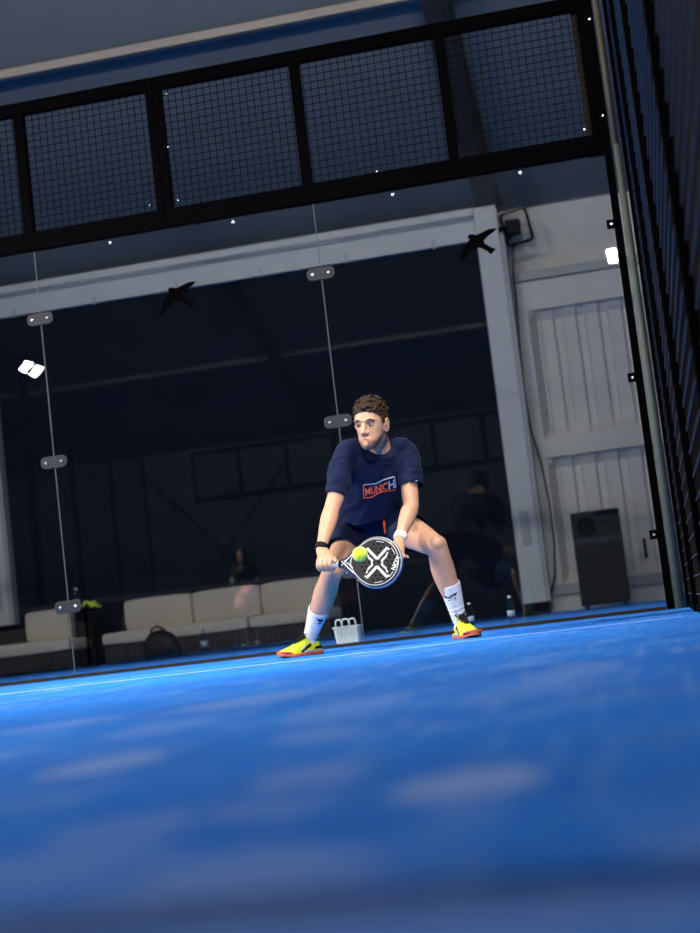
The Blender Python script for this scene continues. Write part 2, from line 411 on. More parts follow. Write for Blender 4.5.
def mesh_panel(w, z0, z1, mull, px, pz, wt=.0045):
    """steel framed wire mesh panel, origin at its left foot"""
    t = empty('mesh_fence_panel')
    b = MB(); b.box((0, -.03, z0-.13), (w, .03, z0)); b.box((0, -.03, z1), (w, .03, z1+.09))
    b.box((0, -.03, z0), (.055, .03, z1)); b.box((w-.055, -.03, z0), (w, .03, z1)); b.build('frame', M_black, t, bevel=.004)
    for x in mull:
        b = MB(); b.box((x-.035, -.025, z0), (x+.035, .025, z1)); b.build('mullion', M_black, t)
    b = MB(); h = wt/2
    for x in np.arange(px, w, px): b.box((x-h, -.004-wt, z0), (x+h, -.004, z1))
    for z in np.arange(z0+pz, z1, pz): b.box((0.02, -.004, z-h), (w-.02, -.004+wt, z+h))
    b.build('wire_mesh', M_wire, t)
    for x, z in [(.1, z1-.05), (.1, z0+.04), (w-.1, z0+.04), (w*.5, z0+.0), (.07, (z0+z1)/2)]:
        bolt(t, x, z, -.0305, .008)
    return t
mq = mesh_panel(2.962, 3.09, 3.935, (1, 2), .05, .05)
mq.location = (-3.02, 0, 0); tag(mq, 'black mesh fence panel above the glass, right one of the two large ones', 'fence panel', 'mesh panels above the back glass')
mp = mesh_panel(2.996, 3.09, 3.935, (1, 2), .05, .05); mp.location = (-6.02, 0, 0); tag(mp, 'black mesh fence panel above the glass, reaching the left edge of the photo', 'fence panel', 'mesh panels above the back glass')
c = copy_tree(mp); c.location = (-9.02, 0, 0); c['label'] = 'black mesh fence panel above the back glass outside the view'
# the other end of the court, seen mirrored in the glass
for k in range(3):
    c = copy_tree(mp); c.location = (-.02-3*k, -20, 0); c.rotation_euler.z = PI; c['label'] = 'black mesh fence panel at the far end of the court, seen mirrored in the glass'; c['group'] = 'mesh panels at the far end'
for k in range(5):
    glass_pane(-2.0*k-2, -2.0*k, -20, 'glass pane at the far end of the court', 'glass panes at the far end', False)

# base channel under the glass
b = MB(); b.box((-10, -.02, 0), (-.06, .02, .022)); tag(b.build('base_channel', mat('olive_channel', (.02, .018, .012, 1), .7, spec=.1)), 'thin dark channel along the foot of the glass wall', 'channel')
# corner post and the dark jamb beside the right pane
t = empty('corner_post', (0, 0, 0)); tag(t, 'grey green corner post between glass wall and side fence', 'post')
b = MB(); b.tube([(.03, -.02, 0), (.03, -.02, 3.0)], [.034, .022], 14); b.build('tube', M_post, t)
b = MB(); b.tube([(.025, -.02, 3.0), (.025, -.02, 4.1)], .020, 14); b.build('upper_tube', mat('ochre_post', (.10, .09, .06, 1), .6, spec=.2), t)
b = MB(); b.box((-.055, -.03, 0), (-.004, .03, 4.03)); b.build('jamb', M_black, t, bevel=.004)
b = MB(); b.box((-.15, .034, 2.96), (-.03, .06, 4.03)); b.build('upper_jamb', mat('brown_jamb', (.03, .018, .011, 1), .6, spec=.1), t)
for z in (3.2, 3.85): bolt(t, -.03, z, -.031, .009)

# side fences
def side_panel(L, H, pz):
    t = empty('side_fence_panel')
    b = MB()
    for y in (0, L): b.box((-.025, y-.03 if y else 0, 0), (.03, y if y else .03, H))
    b.box((-.02, 0, H-.06), (.03, L, H)); b.box((-.012, 0, 0), (.03, L, .035)); b.build('frame', M_black, t)
    b = MB(); h = .002
    for y in np.arange(.05, L, .05): b.box((.001, y-h, .03), (.005, y+h, H-.05))
    b.build('wire_mesh', M_sidewire, t)
    b = MB()
    for z in np.arange(pz, H-.05, pz): b.box((-.004, .02, z-h), (.001, L-.02, z+h))
    b.build('cross_wires', M_crosswire, t)
    return t
sp = side_panel(2.0, 4.0, .0866)
tag(sp, 'dark wire mesh side fence panel beside the corner post', 'fence panel', 'side fence panels on the right')
sp.location = (.09, -2.06, 0)
for k in range(1, 5):
    c = copy_tree(sp); c.location = (.09, -2.06-2.005*k, 0); c['label'] = ['', 'dark wire mesh side fence panel, second from the corner post', 'dark blurred side fence panel, third from the corner post', 'dark blurred side fence panel nearest the camera', 'dark side fence panel beside the net'][k]
for k in range(5, 10):
    c = copy_tree(sp); c.location = (.09, -2.06-2.005*k, 0); c['label'] = 'dark side fence panel behind the camera'; c['group'] = 'side fence panels behind the camera'
for k in range(10):
    c = copy_tree(sp); c.location = (-10.05, -2*k, 0); c.rotation_euler.z = PI; c['label'] = 'dark mesh side fence panel on the left side of the court'; c['group'] = 'side fence panels on the left'

# court lines
b = MB(); b.box((-10, -3.09, -.001), (0, -3.03, .002)); tag(b.build('trim_1', M_line), 'white service line across the blue turf', 'line', kind='structure')
b = MB(); b.box((-5.025, -10, -.001), (-4.975, -3.09, .002)); tag(b.build('trim_2', M_line), 'white centre service line', 'line', kind='structure')

# net behind the camera
t = empty('court_net', (-5, -10.02, 0)); tag(t, 'court net mirrored faintly low in the glass', 'net')
b = MB(); b.box((-4.9, -.012, .85), (4.9, .012, .905)); b.build('tape', mat('net_tape', (.55, .55, .55, 1), .8), t)
b = MB()
for x in np.arange(-4.88, 4.89, .06): b.box((x-.0012, -.001, .02), (x+.0012, .001, .85))
for z in np.arange(.05, .85, .06): b.box((-4.9, -.001, z-.0012), (4.9, .001, z+.0012))
b.build('netting', M_rubber, t)
for x in (-4.93, 4.97):
    b = MB(); b.box((x-.03, -.03, 0), (x+.03, .03, .95)); b.build('net_post', M_black, t)

# lamp masts outside the fences
def mast(aim, base, power, H=5.25, spread=75):
    t = empty('floodlight_mast', base); d = Vector(aim)-Vector((base[0], base[1], H)); rz = math.atan2(d.y, d.x)+PI/2; t.rotation_euler.z = rz
    tilt = math.atan2(math.hypot(d.x, d.y), -d.z)      # from straight down
    b = MB(); b.box((-.05, -.05, 0), (.05, .05, H+.2)); b.build('pole', M_black, t)
    b = MB(); b.box((-.45, -.03, H-.03), (.45, .03, H+.03)); b.build('cross_arm', M_black, t)
    for s in (-1, 1):
        M = Matrix.Translation((s*.27, -.16, H)) @ Matrix.Rotation(PI/2-tilt, 4, 'X')
        b = MB(); b.box((-.19, -.04, -.12), (.19, .03, .12), M=M); hd = b.build('lamp_head', M_black, t, bevel=.008)
        b = MB()
        for i in range(3):
            b.box((-.17, -.052, -.105+i*.072), (.17, -.042, -.105+i*.072+.066), M=M)
        b.build('led_panel', M_lamp, hd)
        ld = bpy.data.lights.new('floodlight_beam', 'AREA'); ld.shape = 'RECTANGLE'; ld.size = .34; ld.size_y = .21; ld.energy = power; ld.spread = math.radians(spread); ld.color = (1, .94, .85)
        lo = bpy.data.objects.new('floodlight_beam', ld); COL.objects.link(lo); lo.parent = t
        lo.matrix_local = M @ Matrix.Translation((0, -.056, 0)) @ Matrix.Rotation(-PI/2, 4, 'X')
    return t
for base, aim, pw, mh, lab in (((-10.5, -15.2, 0), (-6.8, -15.4, .8), PFAR*4, 5.3, 'lamp mast mirrored at the left edge of the glass'), ((.32, -15, 0), (-2.2, -3.2, .5), PFAR*1.6, 5.58, 'lamp mast mirrored at the right edge of the glass'),
                           ((-10.42, -5, 0), (-2.0, -2.2, .5), PL, 5.3, 'lamp mast outside the left fence'), ((.30, -5, 0), (-3.5, -2.0, 0), PR, 5.3, 'lamp mast outside the right fence')):
    tag(mast(aim, base, pw, mh, 42 if base[1] < -10 else SPREAD), lab, 'lamp mast', 'lamp masts beside the court')

# added fill lamps, unseen above the view, to brighten the lounge
M_fill = emit('fill_tube', (1, .95, .9, 1), FILL_TUBE); M_fill2 = emit('bright_fill_tube', (1, .95, .9, 1), FILL_TUBE*4.2)
for x in (-8.0, -4.2, -.6):
    t = empty('fill_lamp', (x, 2.2, 6.7)); tag(t, 'added tube lamp above the view that brightens the lounge', 'lamp', 'added fill lamps over the lounge')
    b = MB(); b.box((-.65, -.22, .07), (.65, .22, .09)); b.build('light_blocker', M_steel, t)  # added plate that blocks the fill light from the nearer roof
    b = MB(); b.tube([(-.6, 0, 0), (.6, 0, 0)], .06, 14); b.build('tube', M_fill, t)
    for s in (-.5, .5):
        b = MB(); b.tube([(s, 0, .05), (s, 0, 1.5)], .006, 6); b.build('cord', M_black, t)

for x in (-11.5, -6.5, -1.5):  # added lamps behind the camera, to brighten the roof mirrored in the glass
    t = empty('fill_lamp', (x, -18, 9.0)); tag(t, 'added tube lamp behind the camera that brightens the far roof', 'lamp', 'added fill lamps over the court')
    b = MB(); b.tube([(-.6, 0, 0), (.6, 0, 0)], .06, 14); b.build('tube', M_fill2, t)
    for s in (-.5, .5):
        b = MB(); b.tube([(s, 0, .05), (s, 0, .6)], .006, 6); b.build('cord', M_black, t)

# ------------------------------------------------------------------ lounge behind the glass
def cushion(b, a, c, puff=.012, n=7):
    """a soft box between corners a and c"""
    a, c = Vector(a), Vector(c); ctr = (a+c)/2; hs = (c-a)/2
    faces = []
    for ax in range(3):
        for sg in (-1, 1):
            u, v = [(1, 2), (2, 0), (0, 1)][ax]; vs = []
            for i in range(n+1):
                for j in range(n+1):
                    p = [0, 0, 0]; p[ax] = sg; p[u] = 2*i/n-1; p[v] = 2*j/n-1
                    q = []
                    for k in range(3):
                        o1, o2 = [(1, 2), (2, 0), (0, 1)][k]
                        q.append(ctr[k] + p[k]*hs[k] - math.copysign(1, p[k])*puff*(abs(p[k])**3)*(abs(p[o1])**6+abs(p[o2])**6) + (math.copysign(puff*.7, p[k])*(1-p[o1]**2)*(1-p[o2]**2) if abs(p[k]) > .999 else 0))
                    vs.append(q)
            b.add(vs, [(i*(n+1)+j, (i+1)*(n+1)+j, (i+1)*(n+1)+j+1, i*(n+1)+j+1) for i in range(n) for j in range(n)], smooth=True)
    return b

def sofa(name, x0, x1, backs, lab, seats, Y=9.0):
    t = empty(name, ((x0+x1)/2, Y, 0)); tag(t, lab, 'sofa'); cx = (x0+x1)/2
    b = MB(); b.box((x0-cx+.02, .05, .03), (x1-cx-.02, .95, .245))
    x = x0-cx+.03
    while x < x1-cx-.03:
        b.box((x, .035, .03), (x+.035, .05, .24)); x += .07
    b.build('base', M_ratt, t)
    for (s0, s1) in seats:
        b = MB(); cushion(b, (s0-cx+.004, 0, .245), (s1-cx-.004, .8, .415)); b.build('seat_cushion', M_cush, t)
    for (s0, s1) in backs:
        b = MB(); cushion(b, (s0-cx+.004, .52, .405), (s1-cx-.004, .78, .82)); b.build('back_cushion', M_cush, t)
    b = MB(); b.box((x0-cx+.02, .80, .24), (x1-cx-.02, .94, .62)); b.build('back_frame', M_ratt, t)
    return t
X = lambda px, py, Y: at(px, py, Y).x
Ys = 9.0
sofa('sofa', X(101, 640, Ys), X(330, 610, Ys), [(X(123, 615, Ys+.5), X(191, 605, Ys+.5)), (X(191.5, 605, Ys+.5), X(260, 600, Ys+.5)), (X(260.5, 600, Ys+.5), X(329, 590, Ys+.5))], 'long cream cushioned sofa behind the middle glass pane', [(X(101, 640, Ys), X(248, 625, Ys)), (X(248.5, 625, Ys), X(330, 615, Ys))])
sofa('sofa', X(-55, 660, Ys), X(70, 645, Ys), [(X(24, 630, Ys+.5), X(69, 625, Ys+.5))], 'short cream sofa at the left edge behind the glass', [(X(-55, 660, Ys), X(70, 645, Ys))])
# low side table between the sofas with a bottle and a yellow cloth
p = at(86, 620, 9.45)
t = empty('side_table', (p.x, 9.45, 0)); tag(t, 'small dark side table between the two cream sofas', 'table')
b = MB(); b.lathe([(.17, .73), (.17, .76)], 24); b.build('table_top', M_black, t)
b = MB(); b.lathe([(.02, .02), (.02, .73)], 10); b.build('stem', M_black, t)
b = MB(); b.lathe([(.14, 0), (.14, .02)], 20); b.build('foot', M_black, t)

M_pet = glass_mat('clear_plastic', (.80, .86, .88, 1), .10)
M_cap = mat('pale_cap', (.6, .62, .65, 1), .5)
def bottle(x, y, z, h, lab, group=None, tint=None):
    t = empty('water_bottle', (x, y, z)); tag(t, lab, 'bottle', group)
    r = h*.135
    b = MB(); b.lathe([(r*.8, 0), (r, .02*h/.3), (r, .2*h), (r*.93, .24*h), (r, .28*h), (r, .42*h), (r*.93, .46*h), (r, .5*h), (r, .62*h), (r*.8, .74*h), (r*.45, .86*h), (r*.38, .92*h), (r*.38, .95*h)], 18)
    b.build('bottle_body', tint or M_pet, t)
    b = MB(); b.lathe([(r*.44, .93*h), (r*.44, h)], 14); b.build('cap', M_cap, t)
    b = MB(); b.lathe([(r*1.01, .3*h), (r*1.01, .5*h)], 18); b.build('paper_label', mat('bottle_label', (.35, .4, .45, 1), .6), t)
    return t
bottle(p.x-.09, 9.42, .761, .30, 'clear bottle on the small side table between the sofas')
q = at(204, 640, 8.2); bottle(q.x, 8.2, 0, .33, 'clear water bottle on the floor in front of the long sofa')
q = at(512, 620, 1.5); bottle(q.x, 1.5, 0, .215, 'clear water bottle on the floor behind the glass, right of the player')
q = at(470, 612, 1.6); bottle(q.x, 1.6, 0, .20, 'greenish bottle on the floor behind the player\'s left sock', tint=glass_mat('green_plastic', (.45, .6, .5, 1), .08))
b = MB(); n = 9; vs = []
for i in range(n):
    for j in range(n):
        u, v = i/(n-1)-.5, j/(n-1)-.5; vs.append((u*.17+.04*v, v*.14, .012+.12*max(0, .4-abs(u+.2))*1.5+.012*math.sin(9*u+5*v)))
b.add(vs, [(i*n+j, (i+1)*n+j, (i+1)*n+j+1, i*n+j+1) for i in range(n-1) for j in range(n-1)], smooth=True)
o = b.build('folded_cloth', mat('yellow_green_cloth', (.55, .75, .06, 1), .8, bump=.2), loc=(p.x+.12, 9.42, .765)); s = o.modifiers.new('s', 'SOLIDIFY'); s.thickness = .03; s.offset = 1
tag(o, 'yellow green cloth on the small side table', 'cloth')

# black bag in front of the sofa
q = at(162, 640, 8.35); t = empty('sports_bag', (q.x, 8.35, 0)); tag(t, 'black sports bag on the floor in front of the long sofa', 'bag')
M_bag = mat('black_nylon', (.006, .006, .007, 1), .65, bump=.3, bscale=25)
b = MB(); rr = []
for k, (x, hy, hz) in enumerate(((-.235, .05, .06), (-.22, .12, .12), (-.16, .15, .165), (-.05, .16, .19), (.06, .16, .185), (.16, .15, .15), (.22, .11, .10), (.235, .05, .05))):
    rr.append([(x, hy*math.cos(a)*(1+.06*math.sin(3*a+k)), max(0, hz+hz*math.sin(a)*(1+.08*math.sin(2*a+2*k)))) for a in [2*PI*i/20 for i in range(20)]])
b.rings(rr); b.build('bag_body', M_bag, t, subsurf=1)
b = MB(); b.tube([(-.1, -.1, .30), (-.08, -.14, .38), (0, -.15, .41), (.08, -.14, .37), (.1, -.1, .29)], .014, 8); b.build('handle', M_bag, t)
b = MB(); b.tube([(-.2, -.1, .2), (-.16, -.19, .1), (-.03, -.2, .05), (.1, -.19, .1), (.18, -.12, .18)], .013, 8); b.build('shoulder_strap', M_bag, t)

# white basket right behind the glass
q = at(349, 640, .42); t = empty('carry_basket', (q.x, .42, 0)); tag(t, 'small white plastic carry basket behind the glass between the player\'s legs', 'basket')
M_bask = mat('white_plastic', (.6, .6, .56, 1), .5)
b = MB(); w0, w1, d0, d1, h = .078, .09, .05, .06, .135
def rr4(w, d, z): return [(x, y, z) for x, y in rrect(2*w, 2*d, .018)]
b.rings([rr4(w0, d0, 0), rr4(w1, d1, h), rr4(w1+.006, d1+.006, h), rr4(w1+.006, d1+.006, h-.012)], caps=False, smooth=False)
b.add(rr4(w0, d0, .002), [tuple(range(24))])
for k in range(7):
    x = -.066+k*.022; b.box((x-.004, -d1+.0, .02), (x+.004, -d1-.004, h-.02))
b.build('tub', M_bask, t)
for x0, x1 in ((-.07, -.025), (-.025, .025), (.025, .07)):
    b = MB(); b.tube([(x0, -.055, h-.01), (x0+.002, -.055, h+.03), (x0+.01, -.055, h+.045), (x1-.01, -.055, h+.045), (x1-.002, -.055, h+.03), (x1, -.055, h-.01)], .006, 8); b.build('handle', M_bask, t)

# portable air cooler
a0 = at(569.5, 513, 9.3); a1 = at(618, 508, 9.3); w = a1.x-a0.x; H = (a0.z+a1.z)/2
t = empty('air_cooler', ((a0.x+a1.x)/2, 9.3, 0)); tag(t, 'tall dark air cooler standing in front of the pale wall', 'air cooler')
M_c1 = mat('cooler_casing', (.012, .015, .019, 1), .6, spec=.2); M_c2 = mat('cooler_grey', (.03, .03, .031, 1), .6, spec=.2); M_c3 = mat('cooler_grille', (.022, .020, .018, 1), .6, spec=.2); M_c4 = mat('cooler_dial', (.005, .005, .005, 1), .6, spec=.1)
b = MB(); b.box((-w/2, 0, .04), (w/2, .42, H)); b.build('casing', M_c1, t, bevel=.012)
b = MB(); b.box((-w/2+.01, -.012, H*.645), (w/2-.01, 0, H*.72)); b.build('trim_band', M_c2, t)
b = MB(); b.box((.0, -.008, H*.945), (w/2-.01, 0, H*.985)); b.build('display_strip', M_black, t)
b = MB(); b.lathe([(.115, 0), (.115, .03), (.095, .03), (.09, .008), (.03, .008), (.025, .02), (.002, .02)], 28, Matrix.Translation((-w*.2, 0, H*.85)) @ Matrix.Rotation(PI/2, 4, 'X')); b.build('fan_port', M_c4, t)
for k in range(3):
    b = MB(); b.lathe([(.018, 0), (.016, .014)], 12, Matrix.Translation((w*.1+k*.07, 0, H*.865)) @ Matrix.Rotation(PI/2, 4, 'X')); b.build('knob', M_black, t)
b = MB(); x = -w/2+.02
while x < w/2-.02:
    b.box((x, -.012, .09), (x+.012, .0, H*.63)); x += .026
b.build('grille', M_c3, t)
b = MB(); b.box((-w/2+.01, -.01, .045), (w/2-.01, 0, .085)); b.build('foot_band', M_c1, t)
for sx in (-1, 1):
    for y in (.06, .36):
        b = MB(); b.lathe([(.02, 0), (.02, .042)], 12, Matrix.Translation((sx*(w/2-.06), y, 0))); b.build('caster', M_rubber, t)
# door handle slot on the pale wall
q0 = at(645, 548, 10.3); b = MB(); b.box((q0.x-.02, 10.40, q0.z-.13), (q0.x+.02, 10.456, q0.z+.13)); tag(b.build('pull_handle', M_black, bevel=.008), 'black vertical pull handle on the pale wall right of the cooler', 'handle')
# ------------------------------------------------------------------ the player
def catmull(P, n):
    P = [np.array(p, float) for p in P]; out = []
    for i in range(len(P)-1):
        p0 = P[max(i-1, 0)]; p1 = P[i]; p2 = P[i+1]; p3 = P[min(i+2, len(P)-1)]
        if i == 0: p0 = 2*p1-p2
        if i == len(P)-2: p3 = 2*p2-p1
        for k in range(n):
            t = k/n; out.append(.5*((2*p1)+(-p0+p2)*t+(2*p0-5*p1+4*p2-p3)*t*t+(-p0+3*p1-3*p2+p3)*t**3))
    out.append(P[-1]); return out

def limb(b, pts, rad, n=6, seg=18, side=None, mi=0):
    """rounded limb through pts; rad = (across, deep) per point; side = reference 'across' direction"""
    data = catmull([list(p)+list(r if isinstance(r, (tuple, list)) else (r, r)) for p, r in zip(pts, rad)], n)
    rings = []; prev = Vector(side) if side is not None else None
    N = len(data)
    ctr = [Vector(d[:3]) for d in data]
    def tang(i): return (ctr[min(i+1, N-1)]-ctr[max(i-1, 0)]).normalized()
    t0 = tang(0)
    if prev is None: prev = t0.orthogonal()
    for i in range(N):
        t = tang(i); x = prev - t*prev.dot(t); x.normalize(); y = t.cross(x)
        if side is None: prev = x
        rx, ry = data[i][3], data[i][4]
        def ring(c, k): return [c + x*(math.cos(a)*rx*k) + y*(math.sin(a)*ry*k) for a in [2*PI*q/seg for q in range(seg)]]
        if i == 0:
            for q in (80, 55, 28): rings.append(ring(ctr[0]-t*(min(rx, ry)*math.sin(math.radians(q))*.9), math.cos(math.radians(q))))
        rings.append(ring(ctr[i], 1))
        if i == N-1:
            for q in (28, 55, 80): rings.append(ring(ctr[i]+t*(min(rx, ry)*math.sin(math.radians(q))*.9), math.cos(math.radians(q))))
    b.rings(rings, mi); return b

def loft(b, secs, n=5, seg=28, mi=0, power=2.0):
    """secs: (centre, across vector, depth vector); capped"""
    data = catmull([list(c)+list(a)+list(d) for c, a, d in secs], n); rings = []
    def se(v): return math.copysign(abs(v)**(2/power), v)
    for d in data:
        c, a, e = Vector(d[:3]), Vector(d[3:6]), Vector(d[6:9])
        rings.append([c + a*se(math.cos(q)) + e*se(math.sin(q)) for q in [2*PI*k/seg for k in range(seg)]])
    b.rings(rings, mi); return b

def remesh(b, voxel, smooth=3, name='tmp', fac=.5):
    """union of overlapping shapes as one skin"""
    me = b.mesh(name); o = bpy.data.objects.new(name, me); COL.objects.link(o); fixn(me)
    r = o.modifiers.new('r', 'REMESH'); r.mode = 'VOXEL'; r.voxel_size = voxel; r.use_smooth_shade = True
    if smooth:
        s = o.modifiers.new('s', 'SMOOTH'); s.iterations = smooth; s.factor = fac
    dg = bpy.context.evaluated_depsgraph_get(); dg.update()
    m2 = bpy.data.meshes.new_from_object(o.evaluated_get(dg)); bpy.data.objects.remove(o)
    m2.polygons.foreach_set('use_smooth', [True]*len(m2.polygons)); m2.name = name
    return m2

def verts(me):
    a = np.empty(len(me.vertices)*3); me.vertices.foreach_get('co', a); return a.reshape(-1, 3)
def setv(me, a): me.vertices.foreach_set('co', a.ravel()); me.update()

def add_obj(name, me, m, parent=None):
    o = bpy.data.objects.new(name, me); COL.objects.link(o); me.materials.clear()
    for k in (m if isinstance(m, (list, tuple)) else [m]): me.materials.append(k)
    if parent is not None: o.parent = parent
    return o

def skin_mat(name, base, lips, stub):
    m, nt, N, L = nodes(name)
    o = N('ShaderNodeOutputMaterial'); p = N('ShaderNodeBsdfPrincipled'); L(p.outputs[0], o.inputs[0])
    at_ = N('ShaderNodeAttribute'); at_.attribute_name = 'tone'
    sp = N('ShaderNodeSeparateColor'); L(at_.outputs['Color'], sp.inputs[0])
    tc = N('ShaderNodeTexCoord'); nz = N('ShaderNodeTexNoise'); nz.inputs['Scale'].default_value = 28; nz.inputs['Detail'].default_value = 5; L(tc.outputs['Object'], nz.inputs[0])
    def mix(f, a, b):
        x = N('ShaderNodeMix'); x.data_type = 'RGBA'; L(f, x.inputs['Factor'])
        for s, k in ((a, 'A'), (b, 'B')):
            if isinstance(s, tuple): x.inputs[k].default_value = s
            else: L(s, x.inputs[k])
        return x.outputs['Result']
    c = mix(nz.outputs['Fac'], tuple(q*.86 for q in base[:3])+(1,), tuple(min(1, q*1.12) for q in base[:3])+(1,))
    c = mix(sp.outputs[0], c, stub); c = mix(sp.outputs[1], c, lips)
    L(c, p.inputs['Base Color']); p.inputs['Roughness'].default_value = .48; p.inputs['Specular IOR Level'].default_value = .45
    p.inputs['Subsurface Weight'].default_value = .12; p.inputs['Subsurface Radius'].default_value = (.012, .005, .003); p.inputs['Subsurface Scale'].default_value = 1
    return m

M_skin = skin_mat('skin', (.52, .285, .18, 1), (.40, .15, .12, 1), (.10, .06, .042, 1))
M_shirt = mat('navy_jersey', (.0062, .0105, .036, 1), .8, var=.2, scale=30, bump=.12, bscale=240, sheen=.03, spec=.08)
M_short = mat('navy_shorts', (.005, .009, .034, 1), .7, var=.2, scale=30, bump=.1, bscale=200, spec=.12)
M_orange = mat('orange_print', (.85, .12, .03, 1), .6, var=.06)
M_whitep = mat('white_print', (.7, .72, .76, 1), .6, var=.05)
M_greyp = mat('grey_print', (.35, .38, .45, 1), .6, var=.05)
M_sock = mat('white_sock', (.66, .67, .72, 1), .9, var=.08, scale=60, bump=.25, bscale=160)
M_shoe = mat('yellow_green_upper', (.62, .72, .02, 1), .55, var=.1, scale=40, bump=.15, bscale=150)
M_sole = mat('red_orange_sole', (.62, .10, .04, 1), .55, var=.12)
M_dark = mat('dark_trim', (.006, .0055, .007, 1), .6, spec=.12)
M_midsole = mat('grey_midsole', (.4, .38, .34, 1), .6)
M_hair = mat('dark_brown_hair', (.026, .0125, .0055, 1), .5, var=.5, scale=90, bump=.6, bscale=120, spec=.2)
M_brow = mat('brow_hair', (.02, .011, .007, 1), .7)
M_eye = mat('eye_white', (.30, .27, .25, 1), .3, var=.03); M_iris = mat('iris', (.03, .016, .01, 1), .2)

V = Vector
J = dict(
    pelvis=at(376, 522, -1.80), waist=at(377, 503, -1.94), chest=at(377, 474, -2.10), neck=at(378, 449, -2.20), head=at(371.5, 424.5, -2.34),
    rsh=at(350, 453, -2.22), lsh=at(406, 451, -2.12),
    rel=at(331.5, 510, -2.36), rwr=at(321, 549, -2.50), rha=at(323, 561, -2.54),
    lel=at(411, 506, -2.22), lwr=at(400, 538, -2.37), lha=at(401, 554, -2.42),
    rhip=at(360, 524, -1.76), lhip=at(393, 524, -1.84),
    rkn=at(332.5, 571, -2.10), lkn=at(436, 545, -2.22),
    ran=at(309.8, 638, -1.80), lan=at(460, 621, -2.08))
LAT = (J['lsh']-J['rsh']).normalized()

# --- head in its own space: x to the person's left, -y ahead, z up; scaled and turned
HS = 1.02
yaw_h = math.radians(-13); pit_h = math.radians(8); rol_h = math.radians(4)
HM = Matrix.Translation(J['head']) @ Matrix.Rotation(rol_h, 4, 'Y') @ Matrix.Rotation(yaw_h, 4, 'Z') @ Matrix.Rotation(pit_h, 4, 'X') @ Matrix.Scale(HS, 4)
HSEC = [(-.121, .014, .082, .052), (-.114, .025, .092, .022), (-.098, .040, .097, -.005), (-.075, .0515, .097, -.030), (-.05, .0585, .095, -.062), (-.02, .066, .094, -.082),
        (.01, .071, .095, -.094), (.04, .0745, .096, -.099), (.068, .073, .088, -.095), (.09, .063, .070, -.078), (.107, .044, .045, -.052), (.117, .020, .016, -.026)]
def head_shapes(b, M):
    secs = []
    for z, w, yf, yb in HSEC:
        c = V((0, -(yf+yb)/2, z)); secs.append((M @ c, M.to_3x3() @ V((w, 0, 0)), M.to_3x3() @ V((0, (yf-yb)/2, 0))))
    loft(b, secs, 5, 36, power=2.25)
    T = lambda x, y, z: M @ V((x, -y, z))
    s = HS
    limb(b, [T(0, .088, .014), T(0, .103, -.010), T(0, .117, -.034)], [.0085*s, .0095*s, .0125*s], 5, 14)      # nose
    for sx in (-1, 1): b.ball(T(sx*.0125, .101, -.038), .0095*s, 12)
    b.ball(T(0, .096, -.099), .019*s, 14)                                                                   # chin
    limb(b, [T(-.023, .0915, -.0665), T(0, .0995, -.0655), T(.023, .0915, -.0665)], [.004*s, .0065*s, .004*s], 4, 10)    # upper lip
    limb(b, [T(-.021, .0915, -.0735), T(0, .0985, -.0765), T(.021, .0915, -.0735)], [.004*s, .007*s, .004*s], 4, 10)
    limb(b, [T(-.05, .083, .024), T(-.026, .094, .029), T(0, .093, .022), T(.026, .094, .029), T(.05, .083, .024)], [.006*s, .009*s, .008*s, .009*s, .006*s], 5, 12)   # brow ridge
    for sx in (-1, 1):
        pass                                                          # cheekbone
        0 and limb(b, [T(sx*.060, .030, -.055), T(sx*.047, .055, -.088), T(sx*.024, .082, -.108)], [.010*s, .009*s, .008*s], 4, 12)   # jaw
        ear = [T(sx*(.073+.010*math.sin(a*.5+.6)), -.004+.017*math.cos(a), -.008+.031*math.sin(a)) for a in [2*PI*k/14 for k in range(14)]]
        b.tube(ear, .0058*s, 8, closed=True); b.ball(T(sx*.074, -.002, -.010), .016*s, 12, sc=(.6, 1, 1.3))

def ahead(me_v, M):
    """vertices in head space: x, forward, z"""
    Mi = np.array(M.inverted()); h = me_v @ Mi[:3, :3].T + Mi[:3, 3]; h[:, 1] *= -1; return h
def back(h, M):
    h = h.copy(); h[:, 1] *= -1; A = np.array(M); return h @ A[:3, :3].T + A[:3, 3]

